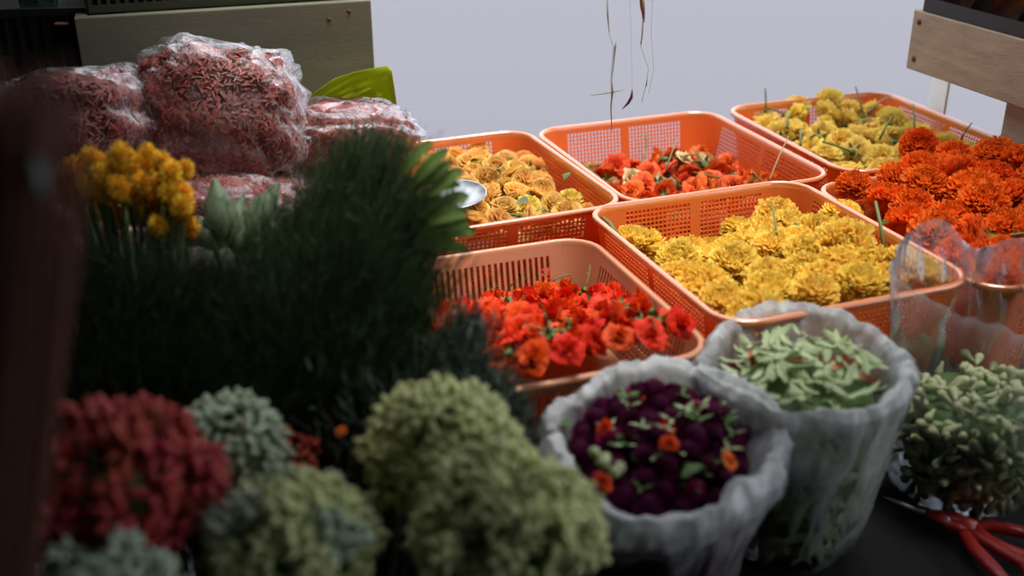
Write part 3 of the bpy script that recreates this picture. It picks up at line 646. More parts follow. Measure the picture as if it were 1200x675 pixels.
# bag of leaf strips
lb = Vector((.316, 1.045, ZR)); lg = empty('plastic_bag', (lb.x, lb.y, ZR-.254)); tag(lg, 'open crinkled plastic bag stuffed with pale green leaves, between two other bags', 'bag')
prof = [(.045, 0, .3, -.35), (.070, .02, .5, -.3), (.085, .08, .6, -.25), (.101, .16, .6, .03), (.108, .205, .7, .08), (.115, .230, 1., .2), (.117, .243, 1.1, .35), (.109, .252, 1.2, .45), (.099, .246, 1.2, .35), (.092, .232, .9, .2), (.087, .215, .4, .15)]
bm_, mk = bag_mesh(prof, 1., .86, 8.3, .0075, n=180, tilty=.12); film_obj(bm_, mk, 'film', F_leaf, lg)
def leafstrip(seed):
    r = np.random.default_rng(seed); b = MB(); rows = []; bend = r.uniform(.1, .5)
    for i in range(6):
        s = i/5; w = .16*math.sin(PI*(s*.9+.06))**.7; rows.append([((s-.5), x*w, bend*(s-.5)**2-.05*abs(x)) for x in (-1, 0, 1)])
    b.grid(rows); return b
LS = [leafstrip(s).data('leaf_strip', M_leafp) for s in range(5)]
def put_flat(name, me, p, nrm, sc, label, cat, group):
    o = bpy.data.objects.new(name, me); COL.objects.link(o); o.matrix_world = Matrix.Translation(p) @ orient(nrm, rnd.random()*6.28) @ Matrix.Diagonal((sc, sc, sc, 1)); tag(o, label, cat, group); return o
for i in range(150):
    a, q = rnd.random()*2*PI, math.sqrt(rnd.random())
    p = Vector((lb.x+q*.082*math.cos(a), lb.y+q*.070*math.sin(a), ZR-.026+.018*(1-q*q)+rnd.uniform(0, .012)+.08*q*math.sin(a)*.1))
    put_flat('leaf', rnd.choice(LS), p, (rnd.gauss(0, .4), rnd.gauss(0, .4), 1), rnd.uniform(.018, .034), 'narrow pale green leaf on top of the heap in the crinkled bag', 'leaf', 'leaves on top in the crinkled bag')
for i in range(150):
    a = rnd.uniform(PI*.95, PI*2.05); z = rnd.uniform(.012, .20); r = .064+.029*min(1, z/.16)
    r -= .004 if z > .05 else .012+.2*(.05-z)
    p = Vector((lb.x+r*math.cos(a), lb.y+.86*r*math.sin(a), ZR-.254+z)); nr = Vector((math.cos(a), math.sin(a), rnd.gauss(0, .2)))
    put_flat('leaf', rnd.choice(LS), p, nr, rnd.uniform(.028, .048), 'narrow pale green leaf seen through the side of the crinkled bag', 'leaf', 'leaves against the side of the crinkled bag')
b = MB(); b.grid([[(lb.x+q*.08*math.cos(2*PI*k/24), lb.y+q*.068*math.sin(2*PI*k/24), ZR+z+rnd.uniform(-.002, .002)) for k in range(24)] for q, z in ((0, -.022), (.5, -.026), (.9, -.040), (.98, -.06), (.92, -.12), (.78, -.2), (.5, -.245), (0, -.248))], None, close=True)
tag(b.obj('leaf_cuttings', M_green), 'dense pale green leaf cuttings filling the crinkled bag', 'leaves', None, 'stuff')
for i, (px, py, lab, rr) in enumerate(((860, 386, 'at the rear left', .006), (885, 395, 'behind the curved one', .004), (876, 418, 'curved, left of centre', .007), (933, 425, 'in the middle', .006), (975, 434, 'right of centre', .007), (1010, 446, 'near the right edge', .004))):
    p = at(px, py, -.008); b = MB(); b.grid([[(math.cos(t)*rr*s, math.sin(t)*rr*s*.8, .002*s+rnd.uniform(0, .002)) for t in np.linspace(0, 2.6, 7)] for s in (.4, .8, 1.2)]); o = b.obj('red_petal', M_coral); o.location = p; o.rotation_euler = (.3, 0, rnd.random()*6); tag(o, 'small red petal on the pale leaves in the crinkled bag, '+lab, 'petal', 'red petals on the leaf bag')
# clear bag of buds
kb = Vector((.552, 1.14, ZR)); kg = empty('plastic_bag', (kb.x, kb.y, ZR-.254)); tag(kg, 'tall clear plastic bag of pale jasmine buds at the right edge', 'bag')
prof = [(.05, 0, .3, -.4), (.078, .02, .4, -.4), (.092, .07, .4, -.2), (.098, .13, .5, .0), (.100, .17, .6, .02), (.102, .21, .8, .04), (.104, .25, 1., .03), (.106, .285, 1., .06), (.107, .300, 1., .25)]
def lift(a): return .045*math.exp(-((a-2.0)/.33)**2)-.03*math.exp(-((a-4.9)/.9)**2)+.02*math.exp(-((a-.4)/.5)**2)
bm_, mk = bag_mesh(prof, 1.05, .86, 5.7, .011, n=180, lift=lift); film_obj(bm_, mk, 'film', F_clear, kg)
nb = 0
for ring in range(400):
    if nb >= 298: break
    a = rnd.uniform(PI*.9, PI*2.1); z = rnd.uniform(.014, .15); top = rnd.random() < .3
    if top: q = math.sqrt(rnd.random()); a = rnd.random()*2*PI; p = Vector((kb.x+.084*q*math.cos(a), kb.y+.072*q*math.sin(a), ZR-.254+.150+.012*(1-q)+.02*noise.noise(Vector((q*3, a, 1)))))
    else:
        r = .060+.022*min(1, z/.10)-(.010 if z < .03 else 0); p = Vector((kb.x+r*math.cos(a), kb.y+.86*r*math.sin(a), ZR-.254+z))
    put('jasmine_bud', rnd.choice(BUD), p, (rnd.gauss(0, 1), rnd.gauss(0, 1), rnd.gauss(0, .7)), rnd.uniform(.018, .024), 'plump pale green jasmine bud in the tall clear bag', 'flower bud', 'jasmine buds in the clear bag'); nb += 1
b = MB(); b.grid([[(kb.x+q*.08*math.cos(2*PI*k/24), kb.y+q*.068*math.sin(2*PI*k/24), ZR-.254+z+rnd.uniform(-.002, .002)) for k in range(24)] for q, z in ((0, .150), (.5, .148), (.9, .142), (.96, .125), (.88, .08), (.68, .03), (.5, .012), (0, .010))], (.5, .5, .5), close=True)
tag(b.obj('bud_mass', M_green), 'dense mass of small green buds deep in the tall clear bag', 'flower buds', None, 'stuff')
# ------------------------------------------------------------------ red handled scissors
def closed_tube(b, pts, rad, n=8):
    rows = []; P = [Vector(p) for p in pts]; m = len(P)
    for i, p in enumerate(P):
        d = (P[(i+1) % m]-P[i-1]).normalized(); a = Vector((0, 0, 1)); c = d.cross(a).normalized()
        rows.append([tuple(p+(a*math.cos(2*PI*k/n)*.8+c*math.sin(2*PI*k/n))*rad) for k in range(n)])
    rows.append(rows[0]); b.grid(rows, None, close=True)
zs = -.238; sc = empty('scissors', at(1140, 626, zs)); tag(sc, 'scissors with bright red looped handles lying below the clear bag', 'scissors')
O = sc.location
def hp(l, z=0): return [at(px, py, zs+z)-O for px, py in l]
b = MB(); b.tube(hp([(1082, 600), (1100, 606), (1120, 613), (1142, 622)]), [.002, .009, .013, .012], 10); 
closed_tube(b, hp([(1140, 618), (1162, 616), (1190, 622), (1222, 630), (1225, 650), (1200, 652), (1178, 644), (1158, 634)]), .0085); b.obj('handle', M_redp, sc)
b = MB(); b.tube(hp([(1084, 601), (1105, 611), (1130, 624)], .004), [.002, .006, .007], 10)
closed_tube(b, hp([(1128, 622), (1148, 630), (1172, 644), (1200, 660), (1215, 685), (1185, 690), (1165, 668), (1142, 644)], .004), .0085); b.obj('handle', M_redp, sc)
b = MB(); b.tube(hp([(1110, 609), (1110, 608)], .010), .003, 10); b.obj('rivet', M_steel, sc)
b = MB(); b.tube(hp([(1083, 601), (1060, 592), (1035, 582)], .001), [.004, .003, .0005], 4); b.obj('blade', M_steel, sc)
# ------------------------------------------------------------------ foreground bunches of small flowers
def umbel(seed, m, n=22, star=True):
    r = np.random.default_rng(seed); b = MB(); b.ball((0, 0, -.1), .5, 8, 6, tint=(.45, .5, .3)); g = PI*(3-5**.5)
    for i in range(n):
        z = 1-1.35*(i+.5)/n; q = math.sqrt(max(0, 1-z*z)); ph = i*g+r.normal(0, .2); d = Vector((q*math.cos(ph), q*math.sin(ph), z)).normalized(); M = orient(d, r.uniform(0, 6)).to_3x3(); t = r.uniform(.75, 1.15)
        c = d*(.72+r.normal(0, .06)); s = r.uniform(.85, 1.15)
        if star:
            for k in range(5):
                a = 2*PI*k/5; mm = M @ Matrix.Rotation(a, 3, 'Z') @ Matrix.Rotation(.95, 3, 'Y')
                b.ball(c+M @ Vector((.10*math.cos(a)*s, .10*math.sin(a)*s, .05)), (.075*s, .055*s, .15*s), 6, 4, (t, t, t*.95), mm)
            b.ball(c+d*.08, .07*s, 6, 4, (t*.9, t*.85, t*.5))
        else:
            b.ball(c, (.25*s, .25*s, .36*s), 8, 6, (t, t, t), M); b.ball(c+d*.33*s, (.12*s, .12*s, .10*s), 6, 4, (t*1.15, t*1.15, t*1.1), M)
    return b.data('floret_cluster', m)
UM = {'pale': [umbel(s, M_pale, 11, False) for s in (1, 2, 3)], 'grey': [umbel(s, M_pale2, 11, False) for s in (4, 5)], 'crim': [umbel(s, M_crim, 12, s == 7) for s in (6, 7, 8)], 'ball': [umbel(9, M_pale, 13, False), umbel(10, M_pale, 9, False)]}
def bunch(name, px, py, depth_y, rad, kinds, ncl, cs, label, cat, group=None, squash=.85, lean=(0, 0)):
    c = aty(px, py, depth_y); base = Vector((c.x+lean[0], c.y+lean[1]+.02, ZR-.256)); t = empty(name, base)
    got = []; tries = 0
    while len(got) < ncl and tries < 3000:
        tries += 1; d = Vector((rnd.gauss(0, 1), rnd.gauss(0, 1), rnd.gauss(.3, 1))).normalized()
        if d.z < -.35: continue
        p = Vector((d.x*rad, d.y*rad*.9, d.z*rad*squash))*(1+rnd.uniform(-.12, .1))
        if any((p-q).length < cs*1.12 for q in got): continue
        got.append(p); mw = Matrix.Translation(c+p-base) @ orient(d+Vector((0, 0, .2)), rnd.random()*6) @ Matrix.Diagonal((cs, cs, cs, 1)).copy()
        child('flower_cluster', rnd.choice(kinds), t, mw)
    b = MB()
    for p in got:
        b.tube([Vector((rnd.uniform(-.015, .015), rnd.uniform(-.015, .015), 0)), (c-base)*.5+p*.15, (c-base)+p*.8], .0015, 5)
    b.ball(c-base+Vector((0, 0, -.25*rad)), (rad*.5, rad*.45, rad*.4), 12, 8, (.4, .4, .4))
    b.obj('stems', M_green, t); tag(t, label, cat, group); return t
bunch('flower_bunch', 135, 572, .70, .068, UM['crim'], 60, .017, 'crimson flower bunch in the near left corner of the stall', 'flower bunch')
bunch('flower_bunch', 325, 545, .86, .030, UM['crim'], 10, .013, 'small dark crimson bunch between the grey green and pale bunches', 'flower bunch')
bunch('flower_bunch', 268, 522, .82, .040, UM['grey'], 24, .015, 'grey green bunch just behind the large crimson one', 'flower bunch', 'pale green flower bunches')
bunch('flower_bunch', 340, 640, .68, .055, UM['grey']+UM['pale'], 48, .015, 'greyish pale bunch at the bottom, right of the crimson bunch', 'flower bunch', 'pale green flower bunches')
bunch('flower_bunch', 520, 535, .80, .062, UM['pale'], 60, .015, 'pale green bunch against the dark ferns, behind the nearest one', 'flower bunch', 'pale green flower bunches')
bunch('flower_bunch', 595, 620, .70, .062, UM['ball']+UM['pale'], 66, .0145, 'brightest pale green bunch, touching the milky bag', 'flower bunch', 'pale green flower bunches')
bunch('flower_bunch', 125, 700, .60, .042, UM['grey'], 20, .013, 'grey green bunch at the bottom edge under the crimson bunch', 'flower bunch', 'pale green flower bunches')
bunch('flower_bunch', -3, 428, .84, .016, UM['grey'], 8, .009, 'small pale bunch cut off by the left edge, halfway up', 'flower bunch')
# three tiny orange florets on them
for px, py, y, lab in ((521, 546, .735, 'on the pale bunch before the ferns'), (705, 622, .70, 'on the right side of the nearest pale bunch'), (400, 505, .83, 'at the rear of the pale bunch before the ferns')):
    p = aty(px, py, y); o = flower('coral', 'orange_floret', p, (0, -.5, 1), .0045, 'flower', 'stray orange florets on the pale bunches', None); o['label'] = 'tiny orange floret '+lab
# ------------------------------------------------------------------ ferns / grass bunches
def fern(name, base, targets, n, m, label, spread=.05, width=.0016, whisk=2, tints=(.5, 1.5), seg=6, cat='greenery', droop=.02, group=None):
    """bunch of thin curving fronds from a tied base; each target = (point, radius, weight)"""
    t = empty(name, base); b = MB(); W = [q[2] for q in targets]
    for i in range(n):
        tp, tr, _ = rnd.choices(targets, W)[0]; e = Vector(tp)+Vector((rnd.gauss(0, tr), rnd.gauss(0, tr*.8), rnd.gauss(0, tr*.8)))
        s0 = Vector(base)+Vector((rnd.gauss(0, spread), rnd.gauss(0, spread), 0)); mid = s0.lerp(e, .5); mid.z += (e-s0).length*.13; mid += Vector((rnd.gauss(0, .01), rnd.gauss(0, .01), 0))
        frm = rnd.uniform(.15, .55); pts = []
        for k in range(seg):
            s = frm+(1-frm)*k/(seg-1); p = s0*(1-s)**2+mid*2*s*(1-s)+e*s*s; p = p+Vector((0, 0, -droop*s**4)); pts.append(p-Vector(base))
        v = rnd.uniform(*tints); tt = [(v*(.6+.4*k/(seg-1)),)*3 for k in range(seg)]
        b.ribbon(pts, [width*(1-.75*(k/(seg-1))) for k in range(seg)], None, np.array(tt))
        for w in range(whisk):
            k = rnd.randint(1, seg-2); p = pts[k].lerp(pts[k+1], rnd.random()); d = (pts[k+1]-pts[k]).normalized(); q = (d+Vector((rnd.gauss(0, .5), rnd.gauss(0, .5), rnd.gauss(0, .5)))).normalized()*rnd.uniform(.008, .022)
            b.ribbon([p, p+q*.5, p+q], [width*.8, width*.7, width*.2], None, (v, v, v))
    b.obj('fronds', m, t); s = MB()
    for i in range(26):
        e = Vector(targets[i % len(targets)][0]); s0 = Vector((rnd.gauss(0, spread*.5), rnd.gauss(0, spread*.5), 0)); s.tube([s0, (e-Vector(base))*.35+Vector((0, 0, .03)), (e-Vector(base))*.7+Vector((rnd.gauss(0, .02), rnd.gauss(0, .02), .03))], .002, 5)
    s.obj('stems', M_green, t); tag(t, label, cat, group); return t
gb = Vector((-.24, .98, ZR-.256))
T = lambda px, py, y, r, w: (aty(px, py, y), r, w)
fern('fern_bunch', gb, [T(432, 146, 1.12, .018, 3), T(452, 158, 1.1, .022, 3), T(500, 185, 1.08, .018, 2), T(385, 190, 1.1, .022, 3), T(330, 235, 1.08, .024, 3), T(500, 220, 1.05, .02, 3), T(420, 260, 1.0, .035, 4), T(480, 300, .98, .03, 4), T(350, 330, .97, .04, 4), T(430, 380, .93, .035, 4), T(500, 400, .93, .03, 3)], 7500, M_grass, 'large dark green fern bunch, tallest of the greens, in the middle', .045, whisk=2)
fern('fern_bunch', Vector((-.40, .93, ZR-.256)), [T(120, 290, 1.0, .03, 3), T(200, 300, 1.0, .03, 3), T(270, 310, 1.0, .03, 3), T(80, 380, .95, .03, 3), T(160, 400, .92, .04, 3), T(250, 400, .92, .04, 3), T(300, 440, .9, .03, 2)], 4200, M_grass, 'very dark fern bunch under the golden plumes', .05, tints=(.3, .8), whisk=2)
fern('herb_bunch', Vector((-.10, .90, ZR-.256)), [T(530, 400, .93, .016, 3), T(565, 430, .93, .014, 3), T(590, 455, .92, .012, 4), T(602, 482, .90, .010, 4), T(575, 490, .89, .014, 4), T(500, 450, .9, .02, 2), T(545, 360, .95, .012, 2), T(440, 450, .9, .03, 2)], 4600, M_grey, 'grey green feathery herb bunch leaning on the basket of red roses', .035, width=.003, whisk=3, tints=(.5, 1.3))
# broad leaves fanning out at the right side of the ferns
M_lf = mat('sprig leaf green', (.10, .17, .035), .7, noise_amt=.5, nscale=30, spec=.15, transl=.3)
lf = empty('leafy_sprig', aty(480, 330, 1.02)); tag(lf, 'leafy green sprig fanning out from the ferns towards the steel plate', 'greenery')
for i, (px0, py0, px1, py1, w) in enumerate(((490, 240, 545, 192, .016), (495, 255, 556, 222, .017), (490, 280, 563, 266, .020), (485, 215, 526, 170, .014), (485, 292, 556, 290, .016), (490, 232, 546, 210, .015), (500, 262, 552, 244, .018), (495, 272, 553, 256, .016), (480, 225, 532, 186, .013), (470, 205, 508, 160, .012))):
    a, c = aty(px0, py0, 1.0)-lf.location, aty(px1, py1, 1.03+rnd.uniform(-.02, .03))-lf.location; b = MB(); rows = []; ax = (c-a); sd = ax.cross(Vector((.2, -.7, .6))).normalized(); nn = sd.cross(ax).normalized()
    for k in range(8):
        s = k/7; ww = w*(math.sin(PI*(s*.93+.05))**.75)/2; rows.append([tuple(a+ax*s+sd*x*ww*(1+.12*math.sin(s*40))+nn*(.008*math.sin(s*PI)+.004*abs(x)-.015*s*s)) for x in (-1, -.5, 0, .5, 1)])
    b.grid(rows); b.obj('leaf', M_lf, lf)
# dark round leaf at the right of the ferns
# pale cabbage-like leaves in front of the pink packs
cb = empty('leaf_bundle', aty(275, 270, 1.22)); tag(cb, 'pale broad leaves standing between golden plumes and dark ferns', 'leaves')
for (px0, py0, px1, py1, w) in ((264, 285, 250, 208, .038), (268, 290, 286, 226, .032), (285, 292, 328, 212, .04), (255, 292, 232, 252, .034), (290, 295, 348, 246, .036), (275, 300, 302, 250, .04)):
    a, c = aty(px0, py0, 1.2)-cb.location, aty(px1, py1, 1.24+rnd.uniform(-.02, .02))-cb.location; b = MB(); rows = []; ax = (c-a); sd = ax.cross(Vector((.1, -.9, .3))).normalized(); nn = sd.cross(ax).normalized()
    for k in range(9):
        s = k/8; ww = w*math.sin(PI*min(1, s**.8*.97+.02))/2*(1+.12*math.sin(s*22)); rows.append([tuple(a+ax*s+sd*x*ww+nn*(.012*math.sin(s*PI)-.01*x*x+.003*math.sin(x*9+s*14))) for x in (-1, -.66, -.33, 0, .33, .66, 1)])
    b.grid(rows); b.obj('leaf', M_cab, cb)
b = MB()
for q in (-.02, 0., .02): b.tube([(q*.5, 0, ZR-.256-cb.location.z), (q, 0, -.05), (q*1.6, 0, .012)], .004, 6)
b.obj('stalks', M_green, cb)
# golden plumes
def plume(seed):
    r = np.random.default_rng(seed); b = MB(); n = 54; g = 2.4
    b.ball((0, 0, .5), (.16, .16, .5), 8, 6, tint=(.6, .5, .4))
    for i in range(n):
        s = (i+.5)/n; ph = i*g; rad = .30*math.sin(PI*(s*.85+.1))**.7; t = r.uniform(.7, 1.2)
        p = Vector((math.cos(ph)*rad*.55, math.sin(ph)*rad*.55, s)); q = Vector((math.cos(ph)*rad*1.6, math.sin(ph)*rad*1.6, s+.22+r.normal(0, .03)))
        b.ball((p+q)/2, (.06, .06, .19), 6, 4, (t, t*r.uniform(.8, 1.05), t), orient(q-p).to_3x3())
    return b.data('plume', M_gold)
PL = [plume(1), plume(2)]
gp = empty('golden_plumes', Vector((-.40, 1.06, ZR-.256))); tag(gp, 'bunch of golden yellow plumes above the dark ferns at left', 'flower bunch')
b = MB()
for (px, py, s) in [(72+rnd.uniform(-4, 4)+i_*7.2, (196 if i_ % 2 else 176)+.0035*(i_*7.2-70)**2+rnd.uniform(-8, 8), rnd.uniform(.022, .030)) for i_ in range(22)]+[(86+i_*9, 205+rnd.uniform(-8, 10)+i_*1.5, .026) for i_ in range(16)]+[(92+i_*12, 232+rnd.uniform(-8, 10)+i_*2, .024) for i_ in range(12)]:
    tp = aty(px, py, 1.10+rnd.uniform(-.03, .04))-gp.location; bs = tp+Vector((-(px-150)*.0001, 0, -s)); d = Vector(((px-150)*.004+rnd.gauss(0, .15), rnd.gauss(-.1, .15), 1))
    child('flower_plume', rnd.choice(PL), gp, Matrix.Translation(bs) @ orient(d, rnd.random()*6) @ Matrix.Diagonal((s, s, s, 1)))
    b.tube([Vector((rnd.gauss(0, .01), rnd.gauss(0, .01), 0)), bs*.5+Vector((0, 0, .02)), bs], .002, 5)
b.obj('stems', M_green, gp)
# bundle of dried brown stalks close to the viewer at the left edge
db = empty('stalk_bundle', (aty(-230, 675, .47).x, .47, ZR-.256)); tag(db, 'bundle of dried reddish brown stalks at the near left edge', 'dried stalks')
b = MB(); c0 = Vector((0, 0, 0)); c1 = aty(30, 100, .47)-db.location
for i in range(130):
    a, q = rnd.random()*6.28, math.sqrt(rnd.random())*.015; o_ = Vector((math.cos(a)*q, math.sin(a)*q, 0)); v = rnd.uniform(.5, 1.3); e = c1+o_*1.5+Vector((0, 0, rnd.uniform(-.04, .012)))
    b.tube([c0+o_, c0.lerp(c1, .5)+o_*.9, e], [.0012, .0011, .0007], 5, tint=(v, v*rnd.uniform(.8, 1.1), v))
b.obj('stalks', M_brown, db); b = MB(); cm = aty(44, 205, .452)-db.location; b.ball(cm, (.0035, .003, .009), 8, 6); b.obj('pale_tie', mat('grey tie', (.22, .25, .26), .9), db)
# ------------------------------------------------------------------ packs of shredded pink petals
def pack(name, c, sx, sy, sz, rot, label, seed, nst=900, extra_film=.0):
    t = empty(name, c, 0); t.rotation_euler = rot; r = np.random.default_rng(seed)
    def P(th, ph, k=1., nz=1.):
        ct, st_, cp_, sp_ = math.cos(th), math.sin(th), math.cos(ph), math.sin(ph); f = lambda v, e: math.copysign(abs(v)**e, v)
        x, y, z = f(st_, .45)*f(cp_, .4), f(st_, .45)*f(sp_, .4), f(ct, .8)
        n = noise.noise(Vector((x*2.3+seed, y*2.3, z*2.3)))*.16*nz+noise.noise(Vector((x*6+seed, y*6, z*6)))*.06*nz
        return Vector((x*sx, y*sy, z*sz))*(k+n)
    def surf(k, nz, n=64, m=30): return [[tuple(P(PI*i/m, 2*PI*j/n, k, nz)) for j in range(n)] for i in range(m+1)]
    b = MB(); b.grid(surf(.93, 1), None, close=True); b.obj('petal_mass', M_shred_in, t)
    G0 = surf(.955, 1, 48, 24); cel = [(ii, jj) for ii in range(24) for jj in range(48)]; A = []
    for ii, jj in cel:
        p0, p1, p2 = (Vector(G0[ii][jj]), Vector(G0[ii+1][jj]), Vector(G0[ii][(jj+1) % 48])); A.append((p1-p0).cross(p2-p0).length+1e-9)
    A = np.array(A); pts_ = []
    for ci in r.choice(len(cel), nst, p=A/A.sum()):
        ii, jj = cel[ci]; a_, c_2 = r.random(2); p00, p01, p10, p11 = (Vector(G0[ii][jj]), Vector(G0[ii][(jj+1) % 48]), Vector(G0[ii+1][jj]), Vector(G0[ii+1][(jj+1) % 48]))
        pts_.append(p00.lerp(p01, a_).lerp(p10.lerp(p11, a_), c_2))
    b = MB()
    for i in range(nst):
        p = pts_[i]
        nrm = p.normalized(); d = Vector((r.normal(), r.normal(), r.normal())); d = (d-nrm*d.dot(nrm)).normalized()*r.uniform(.004, .011); s2 = nrm.cross(d)*r.uniform(-.6, .6)
        v = r.uniform(.6, 1.3); pk = r.uniform(.8, 2.8)
        b.ribbon([p-d, p+s2*.5+nrm*.003, p+d+s2], [.0015, .004, .0015], nrm, (v, v*pk, v*pk*.9))
    b.obj('shredded_petals', M_shred, t)
    b = MB(); G = surf(1.0, 1, 110, 54); GG = []
    for i, row in enumerate(G):
        rr = []
        for j, p in enumerate(row):
            p = Vector(p); n = (1-abs(noise.noise(p*38+Vector((seed, 0, 0))))*2.5)*.006+(1-abs(noise.noise(p*90)))*.0015; rr.append(tuple(p+p.normalized()*n))
        GG.append(rr)
    b.grid(GG, None, close=True); mk = [0.]*len(b.v)
    film_obj(b, mk, 'film', F_pack, t); tag(t, label, 'bag of petals', 'packs of pink petals'); return t
pack('petal_pack', aty(258, 140, 1.55), .115, .06, .10, (-.25, .12, .1), 'large upright clear pack of shredded pink petals, topmost of the packs', 3, 6500)
pack('petal_pack', aty(270, 232, 1.52), .135, .10, .045, (0, .05, .2), 'dark red pack of petals lying under the large upright pack', 7, 4500)
pack('petal_pack', aty(72, 145, 1.5), .125, .08, .065, (-.2, -.12, .1), 'dim pack of shredded pink petals behind the golden plumes', 5, 4500)
pack('petal_pack', aty(405, 158, 1.62), .10, .08, .045, (-.1, .08, .25), 'pack of pink petals beside the tall ferns, below the lime green leaf', 9, 4500)
pack('petal_pack', aty(60, 255, 1.42), .13, .10, .05, (0, 0, .1), 'lowest pack of petals behind the golden plumes', 12, 500)
# crumpled empty film beside the right pack
o_ = aty(462, 142, 1.6); b = MB(); rows = []
for i in range(22):
    rows.append([(-.03+.055*j/21+.01*noise.noise(Vector((i*.3, j*.3, 2))), .02*noise.noise(Vector((i*.35, j*.35, 5)))+.012*(1-abs(noise.noise(Vector((i*.5, j*.2, 8))))*2), -.02+.034*i/21-.025*(j/21)**2+.01*noise.noise(Vector((i*.2, j*.5, 1)))) for j in range(22)])
b.grid(rows); o = film_obj(b, [.45]*len(b.v), 'crumpled_film', F_milky, None); o.location = o_; tag(o, 'crumpled white plastic film between the ferns and the petal pack', 'plastic film')
# lime green leaf behind the packs
o_ = aty(405, 118, 1.74); b = MB(); rows = []
A_, B_ = aty(350, 126, 1.80)-o_, aty(466, 122, 1.74)-o_; pk = [(0, 0), (.2, .45), (.4, .74), (.6, .9), (.8, .98), (.92, 1.0), (.97, .85), (1.0, .0)]
hh = (aty(440, 74, 1.76)-aty(440, 122, 1.76)).length
for s, k in pk: q = A_.lerp(B_, s*.93+.0); rows.append([tuple(q+Vector((.012*t*s, .05*t*(1-t)-.02*t+.006*math.sin(t*9+s*12), hh*k*t-.03*(1-t)))) for t in np.linspace(0, 1, 9)])
b.grid(rows); o = b.obj('broad_leaf', M_lime); o.location = o_; so = o.modifiers.new('thick', 'SOLIDIFY'); so.thickness = .0012; tag(o, 'broad curved lime green leaf standing before the olive wooden crate', 'leaf')
# ------------------------------------------------------------------ wooden crate, black crate on it, objects top left
pr = aty(437, 60, 1.86); wd = .46; zt = aty(432, -1, 1.86).z; CA = .30
cr_ = empty('wooden_crate', (pr.x-math.cos(CA)*wd/2, pr.y-math.sin(CA)*wd/2, ZR-.137)); tag(cr_, 'olive grey wooden crate with two screw holes behind the petal packs', 'crate')
cr_.rotation_euler = (0, 0, CA); hz = zt-(ZR-.137)
for nm, bx in (('front_board', (-wd/2, wd/2, -.009, .009, 0, hz)), ('side_board', (wd/2-.018, wd/2, .0095, .26, 0, hz)), ('side_board', (-wd/2, -wd/2+.018, .0095, .26, 0, hz)), ('rear_board', (-wd/2, wd/2, .2605, .275, 0, hz)), ('base', (-wd/2+.019, wd/2-.019, .0095, .26, 0, .012))):
    b = MB(); b.box(*bx); bevel(b.obj(nm, M_wood2, cr_, False), .002)
for px, py in ((386, 20), (408, 12)):
    p = aty(px, py, 1.85); b = MB(); lx = (p.x-cr_.location.x)/math.cos(CA); b.tube([(lx, -.0095, p.z-cr_.location.z), (lx, -.011, p.z-cr_.location.z)], .0035, 12); b.obj('screw', M_rust, cr_)
def slat_crate(name, c, w, d, h, rot, m, label, pitch=.014, cat='crate'):
    t = empty(name, c, rot); 
    for nm, (cx, cy, L, r) in (('side_wall', (0, -d/2, w, 0)), ('side_wall', (0, d/2, w, 0)), ('side_wall', (-w/2, 0, d, PI/2)), ('side_wall', (w/2, 0, d, PI/2))):
        b = MB(); M = Matrix.Translation((cx, cy, 0)) @ Matrix.Rotation(r, 4, 'Z'); L2 = L/2-.002
        b.box(-L2, L2, -.003, .003, 0, .012, M); b.box(-L2, L2, -.005, .005, h-.012, h, M); b.box(-L2, L2, -.002, .002, h*.5-.003, h*.5+.003, M); n = int(L/pitch)
        for i in range(n+1): x = -L2+.003+(2*L2-.006)*i/n; b.box(x-.0025, x+.0025, -.0025, .0025, .012, h-.012, M)
        b.obj(nm, m, t, False)
    b = MB(); b.box(-w/2+.004, w/2-.004, -d/2+.004, d/2-.004, 0, .003); b.obj('base', m, t, False); b = MB(); b.box(-w/2+.006, w/2-.006, -d/2+.006, d/2-.006, .0035, h-.014); b.obj('dark_blocker', M_wall, t, False); tag(t, label, cat); return t  # includes an added dark box that stops bright gaps between the slats
M_dkg = mat('dark olive plastic', (.035, .04, .02), .5)
slat_crate('slatted_crate', Vector((cr_.location.x-math.sin(CA)*.13, cr_.location.y+math.cos(CA)*.13, zt+.001)), .42, .22, .10, CA, M_dkg, 'dark slatted plastic crate standing on the olive wooden crate')
slat_crate('slatted_crate', aty(62, 95, 1.78)+Vector((-.03, .08, -.03)), .22, .20, .15, .1, M_black, 'black slatted crate at the rear left, beside the wooden crate', .02)
o_ = aty(45, 12, 1.8); b = MB(); rows = [[(-.03+.06*j/11+.004*noise.noise(Vector((i, j, 0))*.6), .01*noise.noise(Vector((i, j, 3))*.5), -.03+.06*i/11+.006*noise.noise(Vector((i, j, 7))*.7)) for j in range(12)] for i in range(12)]; b.grid(rows)
M_teal = mat('teal cloth', (.10, .17, .17), .8, noise_amt=.5, nscale=20); o = b.obj('folded_cloth', M_teal); o.location = o_; so = o.modifiers.new('thick', 'SOLIDIFY'); so.thickness = .006; tag(o, 'folded dull teal cloth on the black crate at the upper left', 'cloth')
o_ = aty(72, 28, 1.76); b = MB(); b.ball((0, 0, 0), (.012, .006, .003), 10, 6); o = b.obj('tan_wrapper', mat('tan paper', (.45, .25, .16), .6)); o.location = o_; tag(o, 'small tan wrapper lying on the black crate at the upper left', 'wrapper')
p0 = aty(3, 130, 1.98); b = MB(); b.box(p0.x-.03, p0.x+.006, 1.96, 2.0, 0.0, ZR+AWZ); bevel(b.obj('stall_post', M_wood2, None, False), .003); tag(bpy.data.objects['stall_post'], 'grey green wooden stall post at the far left edge', 'post')
p0 = aty(4, 85, 1.952); b = MB(); b.box(-.005, .005, -.005, .005, -.022, .022); o = b.obj('white_strip', M_white, None, False); bevel(o, .002); o.location = p0; tag(o, 'short white strip hanging on the stall post at the left edge', 'strip')
p0 = aty(2, 425, 1.0)
